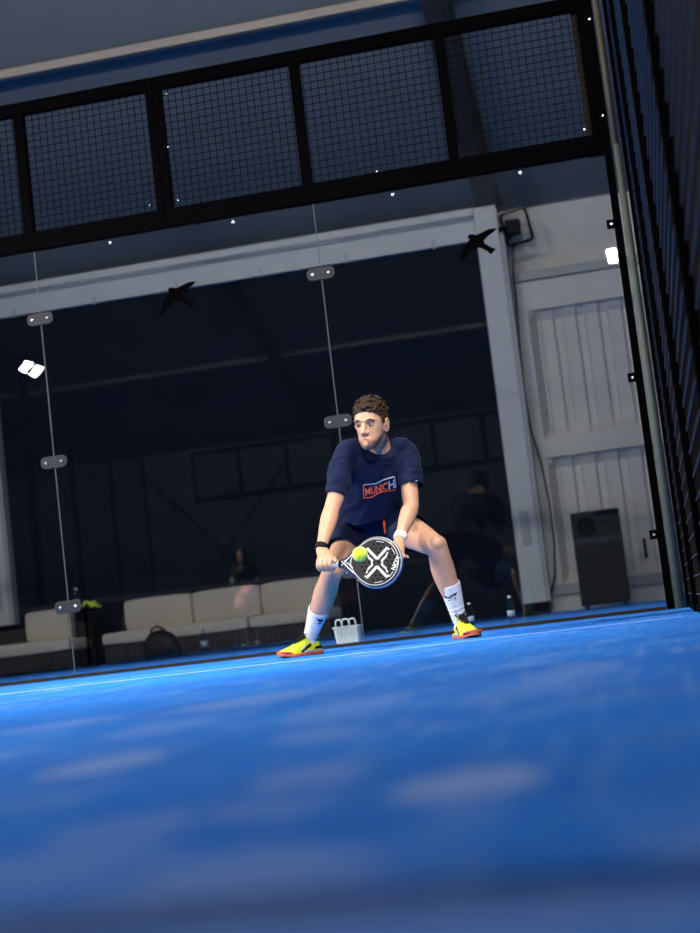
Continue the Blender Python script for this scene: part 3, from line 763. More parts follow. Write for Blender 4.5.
def sculpt_face(me, M):
    v = verts(me); h = ahead(v, M)
    near = (np.abs(h[:, 0]) < .1) & (h[:, 1] > .03) & (np.abs(h[:, 2]) < .14)
    g = lambda cx, cz, sx, sz: np.exp(-((h[:, 0]-cx)/sx)**2-((h[:, 2]-cz)/sz)**2)*near
    for sx in (-1, 1):
        h[:, 1] -= .008*g(sx*.031, .004, .016, .010)          # eye sockets
        h[:, 1] -= .0015*g(sx*.040, -.052, .015, .018)         # below the cheekbones
        h[:, 1] -= .004*g(sx*.018, -.052, .006, .012)
    h[:, 1] -= .004*g(0, -.0705, .026, .0022)                  # mouth line
    h[:, 1] -= .003*g(0, -.087, .014, .006)
    setv(me, back(h, M))
    h = ahead(verts(me), M)
    f = (h[:, 1] > -.01) & (np.abs(h[:, 0]) < .09) & (np.abs(h[:, 2]) < .15)
    G = lambda cx, cz, sx, sz: np.exp(-((h[:, 0]-cx)/sx)**2-((h[:, 2]-cz)/sz)**2)
    ns = np.array([noise.noise(V(p)*90) for p in h])*.5+.5
    beard = np.clip((-.034-.034*np.clip(h[:, 1], 0, 1)/.085-h[:, 2])/.018, 0, 1)*np.clip((h[:, 1]-.0)/.03, 0, 1)*np.clip((h[:, 2]+.135)/.01, 0, 1)
    side = np.clip((np.abs(h[:, 0])-.05)/.012, 0, 1)*np.clip((-.03-h[:, 2])/.03, 0, 1)*np.clip(1-(h[:, 1]-.05)/.03, 0, 1)*np.clip((h[:, 2]+.12)/.02, 0, 1)*np.clip((h[:, 1]-.004)/.01, 0, 1)
    mou = G(0, -.0545, .021, .0052)*(h[:, 1] > .08)
    lip = np.clip(G(0, -.070, .026, .0088)*1.6-.35, 0, 1)*(h[:, 1] > .085)
    st = np.clip(.85*beard + .55*mou, 0, .85)*(.75+.5*ns)
    st = np.where(lip > .3, st*.2, st)*f

    return np.clip(st, 0, .85), np.clip(lip, 0, 1)*f

def set_tone(me, st, lip):
    a = me.color_attributes.new('tone', 'FLOAT_COLOR', 'POINT')
    d = np.zeros((len(me.vertices), 4)); d[:, 0] = st; d[:, 1] = lip; d[:, 3] = 1
    a.data.foreach_set('color', d.ravel())

# --- hands
def finger(b, pts, r0, r1):
    n = len(pts); limb(b, pts, [r0+(r1-r0)*i/(n-1) for i in range(n)], 4, 10)

body = MB()
# neck and trunk
nk = J['neck']; hd = J['head']
limb(body, [nk+V((0, .05, -.06)), nk+(hd-nk)*.35+V((0, .03, 0)), HM @ V((0, .030, -.05))], [(.070, .072), (.060, .064), (.058, .062)], 6, 20, LAT)
limb(body, [J['pelvis'], J['waist'], J['chest'], nk+V((0, .05, -.03))], [(.15, .10), (.125, .085), (.135, .09), (.075, .065)], 6, 24, LAT)
for s in ('r', 'l'):
    limb(body, [nk+V((0, .06, -.03)), J[s+'sh']+V((0, .01, -.01))], [.05, .046], 5, 16)
    sh, el, wr = J[s+'sh'], J[s+'el'], J[s+'wr']
    limb(body, [sh, sh.lerp(el, .35), sh.lerp(el, .75), el, el.lerp(wr, .22), el.lerp(wr, .5), el.lerp(wr, .8), wr], [.048, .046, .044, .040, .0435, .038, .029, .0265], 6, 18)
    hp, kn, an = J[s+'hip'], J[s+'kn'], J[s+'an']
    fw = (kn-an.lerp(hp, .5)); fw.z = 0; fw.normalize(); bk = -fw
    dn = (an-kn).normalized()
    limb(body, [hp, hp.lerp(kn, .3), hp.lerp(kn, .65), hp.lerp(kn, .9)+V((0, 0, -.005)), kn], [.092, .088, .073, .060, .054], 6, 22)
    limb(body, [kn, kn.lerp(an, .12), kn.lerp(an, .3)+bk*.014, kn.lerp(an, .5)+bk*.012, kn.lerp(an, .75)+bk*.004, an], [.056, .054, .060, .0545, .039, .031], 6, 22)
    body.ball(kn+fw*.018-dn*.005, .043, 16); body.ball(kn+fw*.020+dn*.05, .030, 14)       # kneecap and the bone below it
    limb(body, [an, an+V((0, 0, -.03))], [.028, .026], 3, 14)
head_shapes(body, HM)

# racket frame axes: handle runs from his right hand towards the picture's right
RC = at(378.5, 562.5, -2.60)                                   # centre of the face
hx = (at(381.5, 563, -2.60)-at(325, 565.2, -2.56)).normalized()     # from the hand to the face
rn = V((.10, -1, .13)); rn = (rn-hx*rn.dot(hx)).normalized()      # front of the face, to the camera
ru = rn.cross(hx); ru = ru if ru.z > 0 else -ru
RM = Matrix(((hx.x, ru.x, -rn.x, RC.x), (hx.y, ru.y, -rn.y, RC.y), (hx.z, ru.z, -rn.z, RC.z), (0, 0, 0, 1)))   # local x along, y up in the face, z away from camera
R3 = lambda x, y, z: RM @ V((x, y, z))

# right hand round the grip (grip axis at local y=0,z=0), x = HX
HX = -.268
wr = J['rwr']
palm0 = R3(HX+.0, .030, .012)
limb(body, [wr, wr.lerp(palm0, .55)+V((0, -.006, 0)), R3(HX, .036, -.004), R3(HX+.002, .022, -.026)], [(.027, .021), (.036, .021), (.041, .020), (.040, .014)], 5, 16, hx)
for k in range(4):
    x = HX-.032+k*.0215; r = (.0088, .0096, .0098, .0092)[k]; e = (.0, .004, .005, .002)[k]
    finger(body, [R3(x, .026, -.020), R3(x, .012, -.030-e*.5), R3(x+.001, -.010, -.029-e), R3(x+.001, -.026, -.012), R3(x+.002, -.026, .008), R3(x+.002, -.016, .02)], r*1.08, r*.85)
finger(body, [R3(HX+.012, .036, .012), R3(HX+.034, .030, .010), R3(HX+.050, .024, -.010), R3(HX+.056, .010, -.024)], .0125, .0092)

# left hand behind the racket: palm on the back of the face, fingers spread towards its edge
wr = J['lwr']
pc = R3(.074, .035, .043)
limb(body, [wr, wr.lerp(pc, .5), pc, R3(.07, -.002, .045)], [(.026, .020), (.034, .019), (.041, .015), (.037, .012)], 5, 16, hx)
for k in range(4):
    x0 = .042+k*.0195; sp_ = (-.030, -.012, .0, .040)[k]; ln = (.060, .070, .060, .020)[k]; r = (.0088, .0094, .0092, .0082)[k]
    y0 = (-.008, -.008, .002, .044)[k]
    finger(body, [R3(x0, y0+.012, .044), R3(x0+sp_*.35, y0-ln*.35, .043), R3(x0+sp_*.75, y0-ln*.72, .035), R3(x0+sp_, y0-ln, .027)], r*1.05, r*.82)
finger(body, [R3(.050, .040, .042), R3(.026, .030, .040), R3(.010, .010, .034), R3(.004, -.012, .027)], .0115, .009)

me = remesh(body, .0042, 2, 'person')
st, lip = sculpt_face(me, HM); set_tone(me, st, lip)
person = add_obj('person', me, M_skin)
tag(person, 'person in navy shirt and shorts crouching wide, holding a padel racket with both hands', 'person')

# --- eyes, brows
for sx in (-1, 1):
    b = MB(); c = V((sx*.031, -.0815, .002)); b.ball((0, 0, 0), .0118*HS, 16)
    g = V((-.10*1, -1, -.12)).normalized()                     # gaze in head space
    o = b.build('eye', M_eye, person); o.location = HM @ c
    b = MB(); Mq = g.to_track_quat('Z', 'Y').to_matrix().to_4x4(); Mh = Matrix(HM.to_3x3().normalized()).to_4x4()
    b.lathe([(.0001, .0122*HS), (.0035*HS, .01205*HS), (.0064*HS, .0104*HS), (.0066*HS, .0095*HS)], 16, Mh @ Mq); b.build('iris', M_iris, o)
    b = MB(); limb(b, [HM @ V((sx*.013, -.0985, .0215)), HM @ V((sx*.030, -.1005, .0275)), HM @ V((sx*.047, -.089, .024)), HM @ V((sx*.054, -.081, .017))], [(.0018, .0022), (.0022, .0033), (.002, .0027), (.001, .0012)], 5, 10, (0, 1, 0)); b.build('eyebrow', M_brow, person)
    # upper lash line
    b = MB(); limb(b, [HM @ V((sx*.0205, -.0895, .0055)), HM @ V((sx*.031, -.0935, .0105)), HM @ V((sx*.042, -.086, .0055))], [.0010, .0014, .0009], 5, 8); b.build('eyelash', M_brow, person)

# --- hair: short sides, curly top
b = MB()
def scalp(th, ph, off=0):
    """point over the skull: th round from front, ph up"""
    z = .012+(.109+off)*math.sin(ph); k = math.cos(ph)
    sg = lambda v_: math.copysign(abs(v_)**.9, v_)
    return V((sg(math.sin(th))*(.0755+off)*k, -(sg(math.cos(th))*(.099+off)*k), z))
secs = []
for ph, off in ((.02, .004), (.22, .006), (.45, .009), (.75, .012), (1.05, .013), (1.3, .013), (1.5, .010)):
    secs.append([HM @ scalp(2*PI*k/40, ph, off) for k in range(40)])
b.rings(secs)
rng = random.Random(5)
for i in range(330):
    th = rng.uniform(0, 2*PI); ph = math.asin(rng.uniform(.42, 1)) if i > 60 else rng.uniform(.36, .7)
    if i <= 60: th = rng.uniform(-1.0, 1.0)
    top = min(1, max(0, (ph-.35)/.5)); off = .006+top*rng.uniform(.005, .015)
    p = scalp(th, ph, off); q = V((rng.uniform(-1, 1), rng.uniform(-1, 1), rng.uniform(-.5, 1))).normalized(); s2 = q.orthogonal().normalized()
    R0 = rng.uniform(.006, .010); arc = rng.uniform(1.6, 4.2)
    pts = [HM @ (p + (q*math.cos(arc*k/6)+s2*math.sin(arc*k/6))*R0) for k in range(7)]
    b.tube(pts, [.0028, .0048, .0056, .0056, .0052, .0042, .002], 7)
for i in range(150):                                           # short side hair and sideburns
    th = rng.choice((-1, 1))*rng.uniform(1.15, 2.9); ph = rng.uniform(-.45 if abs(th) > 1.75 else -.15, .5)
    p = scalp(th, ph, .004); b.ball(HM @ p, rng.uniform(.006, .009), 8)
me = remesh(b, .0034, 1, 'hair', .35); v = verts(me); h = ahead(v, HM)
nz_ = np.array([noise.noise(V(p)*130) for p in h]); 
hl_ = .066-.020*np.minimum(1, (np.abs(h[:, 0])/.062)**4); tp = np.clip((h[:, 2]-hl_)/.032, 0, 1); h[:, 1] -= np.where(h[:, 1] > .03, (1-tp)*.0085, 0)
h = h*(1+.012*nz_[:, None]); setv(me, back(h, HM))
# cut the hairline: drop what hangs over the forehead, face and ears
bm = bmesh.new(); bm.from_mesh(me); HMi = HM.inverted(); kill = []
for vv in bm.verts:
    q = HMi @ vv.co; fwd = -q.y
    line = .066 - .020*min(1, (abs(q.x)/.062)**4) + .009*noise.noise(q*70)
    if fwd > .052 and q.z < line: kill.append(vv)
    elif .02 < fwd <= .052 and q.z < -.006+ (fwd-.02)*1.5: kill.append(vv)
    elif -.026 < fwd <= .02 and q.z < .004 : kill.append(vv)
    elif fwd <= -.026 and q.z < -.055: kill.append(vv)
bmesh.ops.delete(bm, geom=kill, context='VERTS'); bm.to_mesh(me); bm.free()
hair = add_obj('hair', me, M_hair, person); hair['label'] = 'short curly dark brown hair'

# --- shirt
FWD = V((0, -1, 0)); FWD = (FWD-LAT*FWD.dot(LAT)).normalized()
b = MB()
def sec(c, rx, ry, up):
    up = V(up).normalized(); d = LAT.cross(up).normalized(); d = d if d.y < 0 else -d
    return (c, LAT*rx, d*ry)
ax = (J['chest']-J['pelvis']).normalized()
hem = at(369, 513, -1.95)
loft(b, [sec(at(366, 520, -1.93), .158, .130, (0, -.35, 1)), sec(at(369, 506, -1.97), .157, .128, (0, -.4, 1)), sec(at(372, 490, -2.03), .160, .125, (0, -.5, 1)), sec(at(376, 470, -2.10), .172, .128, (0, -.6, 1)),
         sec(at(378, 456, -2.15), .165, .112, (0, -.7, 1)), sec(at(378.5, 451, -2.18), .118, .088, (0, -.9, .9)), sec(at(377.5, 449.5, -2.215), .080, .072, (0, -.95, .7)), sec(at(377, 449, -2.225), .05, .045, (0, -.95, .6))], 6, 36)
for s, pts, rad in (('r', [at(358, 449, -2.20), at(347, 454, -2.23), at(340, 474, -2.28), at(336.5, 492, -2.315)], [(.060, .066), (.064, .070), (.062, .068), (.057, .064)]),
                    ('l', [at(397, 448, -2.13), at(405, 452, -2.11), at(409.5, 468, -2.15), at(410.5, 484, -2.18)], [(.060, .066), (.062, .068), (.061, .068), (.060, .066)])):
    limb(b, pts, rad, 6, 22)
shirt_raw = b
me = remesh(b, .0058, 5, 'shirt'); v = verts(me)
n_ = np.empty(len(me.vertices)*3); me.vertices.foreach_get('normal', n_); n_ = n_.reshape(-1, 3)
# folds: pulled lines from shoulders and armpits, slack over the belly, creases in the sleeves
amp = np.zeros(len(v))
ax_r = np.array(J['rel']-J['rsh']); ax_r /= np.linalg.norm(ax_r)
for i, p in enumerate(v):
    P = V(p); q = P-J['chest']
    u = q.dot(LAT); w_ = q.z
    f1 = noise.noise(V((u*7+w_*6, w_*3, 1.3)))*.009 + noise.noise(V((u*17-w_*12, w_*6, 4.1)))*.008 + noise.noise(V((u*10+w_*24, w_*9, 2.1)))*.005
    ar = (P-J['rsh']).dot(V(ax_r)); dr = (P-J['rsh']-V(ax_r)*ar).length
    if u < -.13: f1 = f1*.6 + .003*math.sin(ar*120+u*60+7*noise.noise(P*11))*min(1, max(0, ar/.06))
    dl = (P-J['lsh']).dot((J['lel']-J['lsh']).normalized())
    if u > .14: f1 = f1*.7 + .003*math.sin(dl*110+u*60+7*noise.noise(P*11))*min(1, max(0, dl/.06))
    if q.dot(V((0, -1, 0))) > 0.0 and abs(u) < .16:
        f1 += .006*math.exp(-((w_+.02-.55*abs(u+.02))/.025)**2)*noise.noise(V((u*9, 0, 7)))*2
    amp[i] = max(f1, -.005)
setv(me, v+n_*amp[:, None])
# trim: cut the hems off clean
bm = bmesh.new(); bm.from_mesh(me)
def cut(p, nrm, test=None):
    geom = [f for f in bm.faces if test is None or test(f.calc_center_median())]
    es = set(e for f in geom for e in f.edges); vs_ = set(w for f in geom for w in f.verts)
    bmesh.ops.bisect_plane(bm, geom=list(vs_)+list(es)+geom, plane_co=p, plane_no=nrm, clear_outer=True)
rdir = (at(336.5, 492, -2.315)-at(341, 474, -2.28)).normalized(); ldir = (at(410.5, 484, -2.18)-at(409.5, 468, -2.15)).normalized()
rc, lc = at(335.6, 496, -2.32), at(410.6, 486.5, -2.18)
cut(rc, rdir, lambda c: (c-rc).length < .16 and (c-rc-rdir*(c-rc).dot(rdir)).length < .088)
cut(lc, ldir, lambda c: (c-lc).length < .15 and (c-lc-ldir*(c-lc).dot(ldir)).length < .088)
hc = at(367, 520, -1.95); cut(hc, V((.12, .25, -1)))
ncp = at(376, 455, -2.28); ndir = V((-.05, -.78, .62)).normalized()
pass
bm.to_mesh(me); bm.free()
shirt = add_obj('shirt', me, M_shirt, person); shirt['label'] = 'navy short sleeved sports shirt'
sd = shirt.modifiers.new('solid', 'SOLIDIFY'); sd.thickness = .004; sd.offset = -1
bvh = BVHTree.FromPolygons([w_.co.copy() for w_ in me.vertices], [tuple(p.vertices) for p in me.polygons])

# keep the body under the cloth
bme = person.data; bv = verts(bme); ncol = nk+V((-.004, -.018, -.006))
for i_, p in enumerate(bv):
    P = V(p)
    if (P-rc).dot(rdir) > -.012 and (P-rc).length < .5 and (P-J['chest']).dot(LAT) < -.14: continue
    if (P-lc).dot(ldir) > -.012 and (P-lc).length < .5 and (P-J['chest']).dot(LAT) > .14: continue
    if P.z < hc.z+.03 or (P-ncol).length < .10 or (P-J['head']).length < .16: continue
    q, nn, k_, ds = bvh.find_nearest(P, .06)
    if q is not None and (P-q).dot(nn) > -.007: bv[i_] = q-nn*.009
setv(bme, bv)

def onto(pt, off=.003):
    """carry a point along the view depth axis onto the shirt front"""
    d = (pt-CAM).normalized(); h, nn, i_, ds = bvh.ray_cast(CAM+d*4, d)
    if h is None: return pt
    return h - d*off
def print_on(name, polys, m, px=None):
    """polys in (px,py) plane laid on the cloth"""
    b = MB()
    for poly in polys:
        b.add([at(x, y, -2.3) for x, y in poly], [tuple(range(len(poly)))])
    return b

def cloth_mesh(name, me2, m, off=.003):
    bm = bmesh.new(); bm.from_mesh(me2)
    bmesh.ops.triangulate(bm, faces=bm.faces)
    for _ in range(2): bmesh.ops.subdivide_edges(bm, edges=[e for e in bm.edges if e.calc_length() > .006], cuts=1)
    for vv in bm.verts: vv.co = onto(vv.co, off)
    bm.to_mesh(me2); bm.free(); o = add_obj(name, me2, m, shirt); return o

def text_mesh(s):
    cu = bpy.data.curves.new('lettering', 'FONT'); cu.body = s; cu.size = 1; cu.resolution_u = 3; cu.offset = .022
    o = bpy.data.objects.new('lettering', cu); COL.objects.link(o); dg = bpy.context.evaluated_depsgraph_get(); dg.update()
    me = bpy.data.meshes.new_from_object(o.evaluated_get(dg)); bpy.data.objects.remove(o); return me
# chest lettering: the word climbs to the right, growing, last letter white
logo = dict(x0=363.6, x1=395.4)
def logo_xy(u, v_):
    """u 0..1 along the word, v 0..1 up; base and top lines of the print in the photo's slant"""
    x = 364.2+u*31.2 + (v_-.5)*-.6
    base = 496.3-8.4*u**1.15; top = 487.2-9.6*u**1.3
    return x, base+(top-base)*v_
def word(chars, u0, u1, m, name):
    tm = text_mesh(chars); a = verts(tm); w0, w1 = a[:, 0].min(), a[:, 0].max(); h0, h1 = a[:, 1].min(), a[:, 1].max()
    for i, p in enumerate(a):
        x, y = logo_xy(u0+(u1-u0)*(p[0]-w0)/(w1-w0), (p[1]-h0)/(h1-h0)*.82+.04); a[i] = at(x, y, -2.3)
    setv(tm, a); o = cloth_mesh(name, tm, m); return o
word('M', 0.03, .20, M_orange, 'chest_letter')['label'] = 'orange first letter of the lettering'
word('UNIC', .225, .74, M_orange, 'chest_lettering')['label'] = 'orange lettering on the chest'
word('H', .78, .97, M_whitep, 'chest_letter')['label'] = 'white last letter of the lettering'
def ribbon(pts, wpx): 
    b = MB(); L_ = []
    n = len(pts)
    for i, (x, y) in enumerate(pts):
        x0, y0 = pts[max(i-1, 0)]; x1, y1 = pts[min(i+1, n-1)]; dx, dy = x1-x0, y1-y0; l = math.hypot(dx, dy) or 1
        nx, ny = -dy/l*wpx/2, dx/l*wpx/2; L_ += [at(x+nx, y+ny, -2.3), at(x-nx, y-ny, -2.3)]
    b.add(L_, [(2*i, 2*i+1, 2*i+3, 2*i+2) for i in range(n-1)]); return b
def seg(a, c, n=10): return [(a[0]+(c[0]-a[0])*i/n, a[1]+(c[1]-a[1])*i/n) for i in range(n+1)]
cloth_mesh('print_underline', ribbon(seg((363.6, 484.5), (363.6, 497.9), 6)+seg((363.6, 497.9), (371, 497.4), 4)[1:]+seg((371, 497.4), (380, 492.3), 5)[1:]+seg((380, 492.3), (395.6, 489.7), 7)[1:], 1.0).mesh('u'), M_orange)
cloth_mesh('print_topline', ribbon(seg((363.4, 485.0), (376, 483.6), 6)+seg((376, 483.6), (384, 479.6), 5)[1:], 1.3).mesh('t'), M_greyp)
cloth_mesh('print_frame', ribbon(seg((384, 479.6), (394.6, 476.6), 6)+seg((394.6, 476.6), (395.8, 487.8), 6)[1:], 1.1).mesh('f'), M_whitep)
cloth_mesh('sleeve_mark', ribbon(seg((412, 482.4), (417, 480.6), 5), .9).mesh('s'), M_whitep)
# collar
b = MB(); pts = []
for k in range(26):
    a = 2*PI*k/26; c = nk+V((-.004, -.018, -.006)); x = LAT*math.cos(a)*.069; y = (V((0, -.55, -.83))).normalized()*math.sin(a)*(.066 if math.sin(a) > 0 else .06)
    pts.append(c+x+y)
b.tube(pts, .0065, 8, closed=True); b.build('collar', M_shirt, shirt)

# --- shorts
b = MB()
limb(b, [at(374, 508, -1.88), at(375, 517, -1.84), J['pelvis']+V((0, .02, -.01))], [(.150, .118), (.160, .125), (.165, .125)], 5, 30, LAT)
rk, lk = J['rkn'], J['lkn']
rp = J['rhip'].lerp(rk, .60); lp = J['lhip'].lerp(lk, .42)
limb(b, [J['rhip']+V((.01, .02, 0)), J['rhip'].lerp(rk, .3), rp, J['rhip'].lerp(rk, .66)], [.118, .113, .104, .106], 6, 24)
limb(b, [J['lhip']+V((-.01, .02, 0)), J['lhip'].lerp(lk, .25), lp, J['lhip'].lerp(lk, .5)], [.118, .112, .104, .106], 6, 24)
me = remesh(b, .0065, 5, 'shorts'); v = verts(me); n_ = np.empty(len(me.vertices)*3); me.vertices.foreach_get('normal', n_); n_ = n_.reshape(-1, 3)
setv(me, v+n_*np.array([noise.noise(V((p[0]*11+p[2]*6, p[1]*8, p[2]*10)))*.009+noise.noise(V(p)*26)*.003 for p in v])[:, None])
bm = bmesh.new(); bm.from_mesh(me)
for hp, kn, f in ((J['rhip'], rk, .63), (J['lhip'], lk, .45)):
    d = (kn-hp).normalized(); c = hp.lerp(kn, f); cut(c, d, lambda q: (q-c).length < .17 and (q-hp).dot(d) > .05 and (q-c).dot(LAT)*(1 if hp is J['lhip'] else -1) > -.11)
bm.to_mesh(me); bm.free()
shorts = add_obj('shorts', me, M_short, person); shorts['label'] = 'navy sports shorts'
sd = shorts.modifiers.new('solid', 'SOLIDIFY'); sd.thickness = .004; sd.offset = -1
sb = BVHTree.FromPolygons([w_.co.copy() for w_ in me.vertices], [tuple(p.vertices) for p in me.polygons])
b = MB(); L_ = []
for i in range(12):
    t = i/11; x = 383.0+1.8*t; y = 517.5+16*t; p = at(x, y, -2.3)
    for dx in (-1.25*(1-.75*t), 1.25*(1-.6*t)):
        p = at(x+dx, y, -2.3); dd = (p-CAM).normalized(); h_, nn, i_, ds = sb.ray_cast(CAM+dd*4, dd); L_.append((h_ or p)-dd*.006)
b.add(L_, [(2*i, 2*i+1, 2*i+3, 2*i+2) for i in range(11)]); o = b.build('drawstring', M_orange, shorts); s_ = o.modifiers.new('s', 'SOLIDIFY'); s_.thickness = .004
o['label'] = 'orange drawstring'

# --- wristbands
def band(el, wr, t0, t1, r, m, name, lab):
    b = MB(); c0, c1 = el.lerp(wr, t0), el.lerp(wr, t1)
    b.tube([c0, c0.lerp(c1, .15), c0.lerp(c1, .85), c1], [r*.96, r, r, r*.94], 20); o = b.build(name, m, person); o['label'] = lab
band(J['rel'], J['rwr'], .90, 1.02, .0335, M_dark, 'wristband', 'black wristband')
band(J['lel'], J['lwr'], .88, 1.04, .033, M_whitep, 'wristband', 'white wristband')

# --- socks and shoes
def sock(kn, an, t0, swoosh):
    b = MB(); fw = (kn-an); fw.z = 0; fw.normalize(); bk = -fw
    P = [kn.lerp(an, t)+bk*k for t, k in ((t0, .0105), (t0+.03, .0105), (.72, .006), (.88, .001), (1, 0))]+[an+V((0, 0, -.025))]
    limb(b, P, [.0555, .0545, .047, .040, .036, .032], 6, 22)
    me = remesh(b, .005, 1, 'sock'); v = verts(me); n_ = np.empty(len(v)*3); me.vertices.foreach_get('normal', n_); n_ = n_.reshape(-1, 3)
    d = np.array(an-kn); d /= np.linalg.norm(d); al = (v-np.array(kn)) @ d
    setv(me, v+n_*(.0014*np.sin(al*260)*np.clip((al-.3)/.05, 0, 1))[:, None])
    bm2 = bmesh.new(); bm2.from_mesh(me); c = kn.lerp(an, t0)
    bmesh.ops.bisect_plane(bm2, geom=list(bm2.verts)+list(bm2.edges)+list(bm2.faces), plane_co=c, plane_no=(kn-an).normalized(), clear_outer=True); bm2.to_mesh(me); bm2.free()
    o = add_obj('sock', me, M_sock, person); s_ = o.modifiers.new('s', 'SOLIDIFY'); s_.thickness = .003; s_.offset = -1
    tv = BVHTree.FromPolygons([w_.co.copy() for w_ in me.vertices], [tuple(p.vertices) for p in me.polygons])
    b = MB()
    for poly in swoosh:
        vs_ = []
        for x, y in poly:
            p = at(x, y, -2.3); p2 = CAM + (p-CAM).normalized()*4
            h_, nn, i_, ds = tv.ray_cast(p2, (p-CAM).normalized())
            if h_ is None: h_, nn, i_, ds = tv.find_nearest(CAM+(p-CAM)*((an.y-.03-CAM.y)/(p.y-CAM.y)))
            vs_.append(h_+nn*.003)
        b.add(vs_, [tuple(range(len(vs_)))])
    k = b.build('sock_mark', M_dark, o); return o
sock(J['rkn'], J['ran'], .565, [[(316.4, 617.2), (319, 619), (323, 619), (321.8, 621.8), (318.2, 621)], [(317.8, 622.4), (321, 622.2), (320.8, 623.4), (317.8, 623.6)]])
sock(J['lkn'], J['lan'], .515, [[(443.8, 595.5), (446.5, 596), (448.8, 597.8), (446, 598.2)], [(448.5, 597.2), (452, 594.6), (456.8, 591.8), (456.2, 594.4), (452.5, 597.2), (449, 598.6)], [(448.5, 600), (456, 597.6), (456.2, 598.8), (448.8, 601)]])

def shoe(heel, toe, ankle, lab):
    """court shoe; heel and toe on the floor"""
    d = toe-heel; L_ = d.length; d.normalize(); up = V((0, 0, 1)); sd_ = up.cross(d)
    M = Matrix(((d.x, sd_.x, 0, heel.x), (d.y, sd_.y, 0, heel.y), (0, 0, 1, heel.z), (0, 0, 0, 1)))
    k = L_/.30
    def outline(t): return [(0, .030), (.05, .035), (.15, .036), (.35, .037), (.55, .045), (.72, .049), (.86, .043), (.95, .028), (1, .010)]
    def half(t):
        o = outline(0)
        for (a, x), (c, y) in zip(o, o[1:]):
            if a <= t <= c: return (x+(y-x)*(t-a)/(c-a))*k*1.1
    # sole
    t = empty('shoe'); t.parent = person; t['label'] = lab
    def slab(z0, z1, grow, x0=-.01, x1=1.01):
        b = MB(); rr = []
        ts = [i/24 for i in range(25)]
        poly = [(x0+(x1-x0)*q, half(q)+grow) for q in ts]+[(x0+(x1-x0)*q, -half(q)-grow) for q in reversed(ts)]
        lift = lambda q: .012*max(0, q-.8)/.2
        b.rings([[M @ V((q*L_, w_*g, z+lift(q)*(1 if z > 0.001 else 1))) for q, w_ in poly] for z, g in ((z0, .93), (z0+.004, 1), (z1-.004, 1.0), (z1, .96))], smooth=False)
        return b
    slab(.0, .017, .002).build('outsole', M_sole, t, bevel=.002)
    slab(.015, .028, .0005, -.005, .66).build('midsole', M_midsole, t, bevel=.002)
    slab(.015, .027, .0005, .62, 1.01).build('toe_guard', M_sole, t, bevel=.004)
    # upper
    b = MB(); secs = []
    for q, h_, wk in ((-.005, .055, .55), (.03, .092, .9), (.12, .104, 1), (.24, .104, 1), (.36, .106, .98), (.48, .094, .96), (.62, .074, .95), (.76, .058, .95), (.88, .046, .92), (.96, .036, .8), (1.0, .026, .35)):
        w_ = half(min(1, max(0, q)))*wk; ring = []
        for i in range(28):
            a = 2*PI*i/28; z = math.sin(a); y = math.cos(a)
            top = (h_*k-.012)
            zz = .014 + (top if z > 0 else .006)*abs(z)**.8*(1 if z > 0 else -1)
            nar = 1-.42*max(0, z)**1.5*(1 if q < .55 else .6)
            ring.append(M @ V((q*L_, w_*nar*math.copysign(abs(y)**.7, y), zz+.012*max(0, q-.8)/.2)))
        secs.append(ring)
    b.rings(secs); up_ = b.build('upper', M_shoe, t, subsurf=1)
    # collar opening, tongue, laces, side overlays
    b = MB(); cx = .20*L_
    b.tube([M @ V((cx+.055*k*math.cos(a), .031*k*math.sin(a), .104*k+.008*math.cos(a))) for a in [2*PI*i/20 for i in range(20)]], .008*k, 8, closed=True); b.build('collar', M_shoe, t)
    b = MB(); limb(b, [M @ V((.33*L_, 0, .132*k)), M @ V((.40*L_, 0, .112*k)), M @ V((.48*L_, 0, .098*k)), M @ V((.62*L_, 0, .078*k))], [(.018*k, .006), (.021*k, .005), (.019*k, .005), (.014*k, .004)], 4, 12, sd_); b.build('tongue', M_dark, t)
    for i in range(5):
        q = .37+i*.052; z = (.119-.0100*i-.0004*i*i)*k; w_ = (.024-.0012*i)*k
        b = MB(); b.tube([M @ V((q*L_, -w_, z-.008)), M @ V(((q+.012)*L_, 0, z+.003)), M @ V(((q+.02)*L_, w_, z-.008))], .0036*k, 6)
        b.tube([M @ V(((q+.02)*L_, -w_, z-.009)), M @ V(((q+.012)*L_, 0, z+.004)), M @ V((q*L_, w_, z-.008))], .0036*k, 6); b.build('lace', M_dark, t)
    b = MB()
    for sx in (-1, 1):
        b.tube([M @ V((.37*L_, sx*.004, .122*k)), M @ V((.36*L_, sx*.022, .138*k)), M @ V((.40*L_, sx*.038, .128*k)), M @ V((.43*L_, sx*.028, .110*k)), M @ V((.38*L_, sx*.006, .120*k))], .003*k, 6)
    b.build('lace_bow', M_dark, t)
    bvu = BVHTree.FromObject(up_, bpy.context.evaluated_depsgraph_get())
    for sx in (-1, 1):
        for name, strip, m in (('side_stripe', [(.30, .062), (.40, .050), (.50, .036), (.58, .026)], M_dark), ('side_stripe', [(.42, .060), (.50, .046), (.60, .03)], M_midsole), ('heel_counter', [(.02, .055), (.06, .042), (.14, .040), (.22, .038)], M_dark)):
            b = MB(); vs_ = []
            for q, z in strip:
                for dz in (-.0065, .0065):
                    p = M @ V((q*L_, sx*.2, (z+dz)*k)); h_, nn, i_, ds = bvu.ray_cast(p, -sd_*sx)
                    if h_ is None: h_ = M @ V((q*L_, sx*half(max(0, q))*.98, (z+dz)*k)); nn = sd_*sx
                    vs_.append(h_+nn*.0035)
            b.add(vs_, [(2*i, 2*i+1, 2*i+3, 2*i+2) for i in range(len(strip)-1)], smooth=True)
            o = b.build(name, m, t); s_ = o.modifiers.new('s', 'SOLIDIFY'); s_.thickness = .003
    return t
def foot(an, hx_, tx_, Yh, Yt):
    h = an.copy(); return None
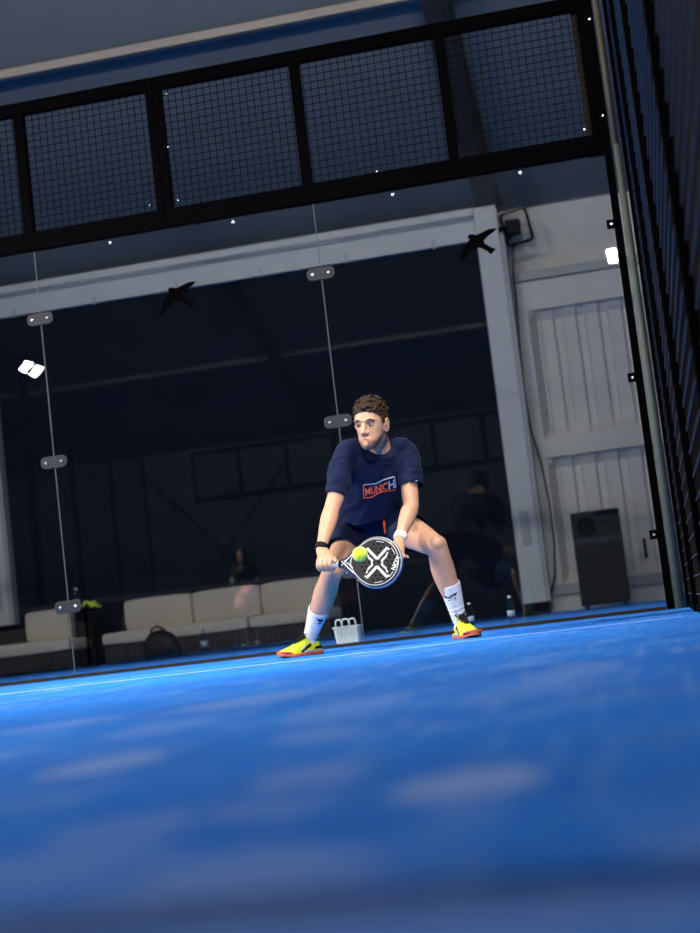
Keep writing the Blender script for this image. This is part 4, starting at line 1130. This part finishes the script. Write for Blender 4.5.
a = J['ran']; dr_ = V((-.62, -.785, 0)).normalized(); hl = V((a.x, a.y, 0))-dr_*.058; shoe(hl, hl+dr_*.272, a, 'yellow green court shoe seen from its side')
a = J['lan']; dr_ = V((.40, -.915, 0)).normalized(); hl = V((a.x, a.y, 0))-dr_*.058; shoe(hl, hl+dr_*.285, a, 'yellow green court shoe seen from its toe')

# ------------------------------------------------------------------ racket and ball
M_rface = mat('carbon_face', (.013, .0125, .012, 1), .5, spec=.25, var=.2, scale=60)
M_rframe = mat('black_frame', (.02, .02, .021, 1), .3, coat=.3)
M_redge = mat('pale_edge', (.55, .55, .52, 1), .35)
M_rhole = mat('racket_hole', (.003, .003, .003, 1), .9, spec=.1)
M_grip = mat('white_grip', (.62, .62, .62, 1), .75, bump=.3, bscale=60)
M_blue = mat('blue_edge', (.02, .07, .3, 1), .4)
t = empty('padel_racket'); t.matrix_world = RM
tag(t, 'black padel racket with a white cross pattern held out in front of the person', 'racket')
RA, RB, TH = .123, .121, .019
def rout(k=0, n=56):
    """teardrop outline of the head: wider to the tip, drawn in to the throat"""
    o = []
    for i in range(n):
        a = 2*PI*i/n; x = math.cos(a); y = math.sin(a)
        rx = RA if x > 0 else RA*1.10
        w_ = RB*(1-.30*max(0, -x)**2.2)
        o.append(((rx-k)*math.copysign(abs(x)**.97, x)-.008, (w_-k)*y))
    return o
def rl(vs, M): return [M @ V(p) for p in vs]
b = MB(); b.rings([[(x, y, -TH) for x, y in rout(.006)], [(x, y, -TH*.7) for x, y in rout()], [(x, y, TH*.7) for x, y in rout()], [(x, y, TH) for x, y in rout(.006)]]); b.build('frame', M_rframe, t)
for z, nm, rad, kk, m in ((-TH-.0008, 'rim_line', .0022, .0085, M_redge), (-TH*.2, 'edge_band', .0045, .0005, M_redge), (TH*.62, 'edge_band', .0048, -.001, M_blue)):
    b = MB(); b.tube([(x, y, z) for x, y in rout(kk)], rad, 6, closed=True); b.build(nm, m, t)
b = MB(); b.add([(x, y, -TH-.0016) for x, y in rout(.014)]+[(x, y, -TH+.002) for x, y in rout(.014)], [tuple(range(56))]+[(i, (i+1) % 56, 56+(i+1) % 56, 56+i) for i in range(56)])
b.build('face', M_rface, t)
b = MB(); b.add([(x, y, TH+.0016) for x, y in rout(.014)]+[(x, y, TH-.002) for x, y in rout(.014)], [tuple(range(56))]+[(i, (i+1) % 56, 56+(i+1) % 56, 56+i) for i in range(56)])
b.build('back_face', M_rface, t)
b = MB(); hole = []
for i in range(-4, 5):
    for j in range(-4, 5):
        x = .005+i*.0235+(.0118 if j % 2 else 0); y = j*.0215
        if ((x+.002)/.094)**2+(y/.093)**2 < 1: hole.append((x, y))
for x, y in hole: b.add([(x+.0056*math.cos(q), y+.0056*math.sin(q), -TH-.0020) for q in [2*PI*k/12 for k in range(12)]], [tuple(range(12))])
b.build('hole', M_rhole, t)
# white cross: four broken arms
b = MB(); CC = (.0, -.004)
def quad(p, q, w_, z=-TH-.0028):
    p, q = V((*p, 0)), V((*q, 0)); d = (q-p).normalized(); s_ = V((-d.y, d.x, 0))*w_/2
    b.add([(v_.x, v_.y, z) for v_ in (p+s_, p-s_, q-s_, q+s_)], [(0, 1, 2, 3)])
for sx in (-1, 1):
    for sy in (-1, 1):
        P = lambda x, y: (CC[0]+sx*x, CC[1]+sy*y)
        quad(P(.0, .018), P(.052, .072), .0135); quad(P(.048, .070), P(.062, .062), .009)
        quad(P(.022, .008), P(.046, .030), .010); quad(P(.045, .032), P(.054, .050), .007); quad(P(.028, .0), P(.022, .012), .008)
b.build('cross_print', mat('silver_print', (.5, .49, .46, 1), .5), t)
def face_text(s, size, M, z=-TH-.0024):
    tm = text_mesh(s); a = verts(tm); c = (a.min(0)+a.max(0))/2
    a = np.array([tuple(M @ V(((p[0]-c[0])*size, (p[1]-c[1])*size, 0))) for p in a]); a[:, 2] = z; setv(tm, a); return tm
# small lettering towards the tip and along the rim
o = add_obj('tip_lettering', face_text('NOX', .030, Matrix.Translation((.094, -.008, 0)) @ Matrix.Rotation(math.radians(68), 4, 'Z')), M_whitep, t)
b = MB()
for a0, a1 in ((1.15, 1.55), (-1.6, -1.2), (.35, .7), (-.85, -.5)):
    pts = []
    for i in range(9):
        a = a0+(a1-a0)*i/8; pts.append(((RA-.021)*math.cos(a)-.008, (RB-.021)*math.sin(a), -TH-.0022))
    b.tube(pts, .0013, 5)
b.build('rim_print', M_whitep, t)
# throat, heart bridge, grip
b = MB()
for sy in (-1, 1):
    limb(b, [(-.100, sy*.066, 0), (-.132, sy*.044, 0), (-.166, sy*.018, 0), (-.19, sy*.012, 0)], [(.014, TH*.9), (.0125, TH*.9), (.012, TH*.85), (.010, .015)], 5, 14, (0, 1, 0))
limb(b, [(-.12, -.045, 0), (-.115, 0, 0), (-.12, .045, 0)], [(.016, TH*.8)]*3, 4, 12, (1, 0, 0))
b.build('throat', M_rframe, t)
b = MB()
quad((-.182, .010), (-.118, -.05), .0035, -TH-.0012); quad((-.182, -.010), (-.118, .05), .0035, -TH-.0012); quad((-.168, .014), (-.11, -.035), .003, -TH-.0012); b.build('throat_print', M_whitep, t)
b = MB(); b.lathe([(.0165, -.315), (.0205, -.31), (.019, -.298), (.0175, -.28), (.0175, -.19), (.0155, -.18)], 18, Matrix.Rotation(PI/2, 4, 'Y')); b.build('grip', M_grip, t)
b = MB(); b.lathe([(.0185, -.200), (.0195, -.195), (.0195, -.185), (.016, -.178)], 18, Matrix.Rotation(PI/2, 4, 'Y')); b.build('grip_collar', M_dark, t)

M_ball = mat('felt_yellow', (.66, .80, .02, 1), .9, var=.1, scale=120, bump=.4, bscale=300, sheen=.4)
bc = at(360, 554.3, -3.15)
t = empty('padel_ball', bc); tag(t, 'bright yellow green ball in the air just in front of the racket', 'ball')
b = MB(); b.ball((0, 0, 0), .0345, 32); b.build('felt', M_ball, t)
b = MB(); b.tube([V((.4*math.cos(a)+.6*math.cos(a*1)*0+.44*math.cos(3*a)*.35, .4*math.sin(a)*1.0-.44*math.sin(3*a)*.35, .72*math.sin(2*a))).normalized()*.0343 for a in [2*PI*k/60 for k in range(60)]], .0011, 5, closed=True); b.build('seam', M_whitep, t)
t.rotation_euler = (.5, .3, .8)

# ------------------------------------------------------------------ the woman at the far end, mirrored in the glass
def far_person():
    p0 = V((-6.93, -15.5, 0))
    b = MB(); T = lambda x, y, z: p0+V((x, y, z))
    HM2 = Matrix.Translation(T(0, .06, 1.56)) @ Matrix.Rotation(PI+.25, 4, 'Z') @ Matrix.Scale(.95, 4)
    head_shapes(b, HM2)
    limb(b, [T(0, 0, 1.36), T(0, .03, 1.5)], [.05, .048], 4, 14)
    limb(b, [T(0, 0, .95), T(0, 0, 1.12), T(0, .01, 1.28), T(0, .01, 1.39)], [(.155, .10), (.12, .09), (.15, .10), (.09, .07)], 5, 22, (1, 0, 0))
    for s in (-1, 1):
        limb(b, [T(s*.16, 0, 1.36), T(s*.23, .06, 1.12), T(s*.16, .25, 1.02), T(s*.12, .30, 1.0)], [.045, .036, .027, .03], 5, 14)
        for k in range(4): finger(b, [T(s*.12+.016*(k-1.5), .30, 1.0), T(s*.10+.012*(k-1.5), .35, .995), T(s*.09+.01*(k-1.5), .37, .97)], .009, .007)
        limb(b, [T(s*.09, 0, .93), T(s*.10, .06, .50), T(s*.10, .0, .27), T(s*.10, -.04, .08)], [.085, .055, .052, .033], 6, 16)
        limb(b, [T(s*.10, -.06, .05), T(s*.11, .10, .035)], [.035, .03], 4, 12)
    me = remesh(b, .008, 2, 'person'); st, lip = sculpt_face(me, HM2); set_tone(me, st*0, lip)
    o = add_obj('person', me, M_skin); tag(o, 'person with dark hair, dark top and pink skirt, mirrored faintly over the sofa', 'person')
    b = MB(); limb(b, [T(0, 0, .98), T(0, 0, 1.12), T(0, .01, 1.28), T(0, .01, 1.37)], [(.165, .112), (.14, .105), (.165, .112), (.11, .085)], 5, 24, (1, 0, 0))
    for s in (-1, 1): limb(b, [T(s*.15, 0, 1.36), T(s*.21, .04, 1.2)], [.055, .05], 4, 14)
    add_obj('top', remesh(b, .009, 2, 'top'), M_dark, o)
    b = MB(); b.rings([[T(rx*math.cos(a)*(1+.04*math.sin(9*a)*kk), ry*math.sin(a)*(1+.04*math.sin(9*a)*kk), z) for a in [2*PI*k/54 for k in range(54)]] for rx, ry, z, kk in ((.15, .11, 1.02, 0), (.18, .135, .93, .3), (.22, .18, .74, 1), (.235, .2, .64, 1.3))]); b.build('skirt', mat('pink_skirt', (.75, .2, .25, 1), .8), o)
    b = MB(); cc = HM2
    loft(b, [(cc @ V((0, .03, -.12)), V((.085, 0, 0)), V((0, .06, 0))), (cc @ V((0, .02, -.03)), V((.09, 0, 0)), V((0, .085, 0))), (cc @ V((0, .005, .06)), V((.084, 0, 0)), V((0, .10, 0))), (cc @ V((0, .0, .125)), V((.045, 0, 0)), V((0, .05, 0)))], 5, 24); b.build('hair', M_hair, o)
    for s in (-1, 1):
        b = MB(); limb(b, [T(s*.10, -.08, .045), T(s*.105, .03, .05), T(s*.115, .15, .032)], [(.038, .042), (.044, .045), (.038, .028)], 5, 16, (1, 0, 0)); b.build('shoe', M_whitep, o)
    # bottle in hand
    q = T(-.125, .345, 1.0); bt = bottle(q.x-.02, q.y, .95, .24, 'pale bottle held by the person mirrored over the sofa', tint=M_whitep)
far_person()
# ------------------------------------------------------------------ world and view
w = bpy.data.worlds.new('world'); SC.world = w; w.use_nodes = True
w.node_tree.nodes['Background'].inputs[0].default_value = (.8, .85, 1, 1); w.node_tree.nodes['Background'].inputs[1].default_value = .02
SC.view_settings.view_transform = 'Standard'; SC.view_settings.look = 'None'
SC.view_settings.exposure = EXPOSURE; SC.view_settings.gamma = 1; SC.view_settings.use_curve_mapping = False
SC.cycles.max_bounces = 10; SC.cycles.transparent_max_bounces = 16; SC.cycles.glossy_bounces = 5; SC.cycles.diffuse_bounces = 5
SC.cycles.sample_clamp_indirect = 6; SC.cycles.use_denoising = True; SC.cycles.caustics_reflective = False
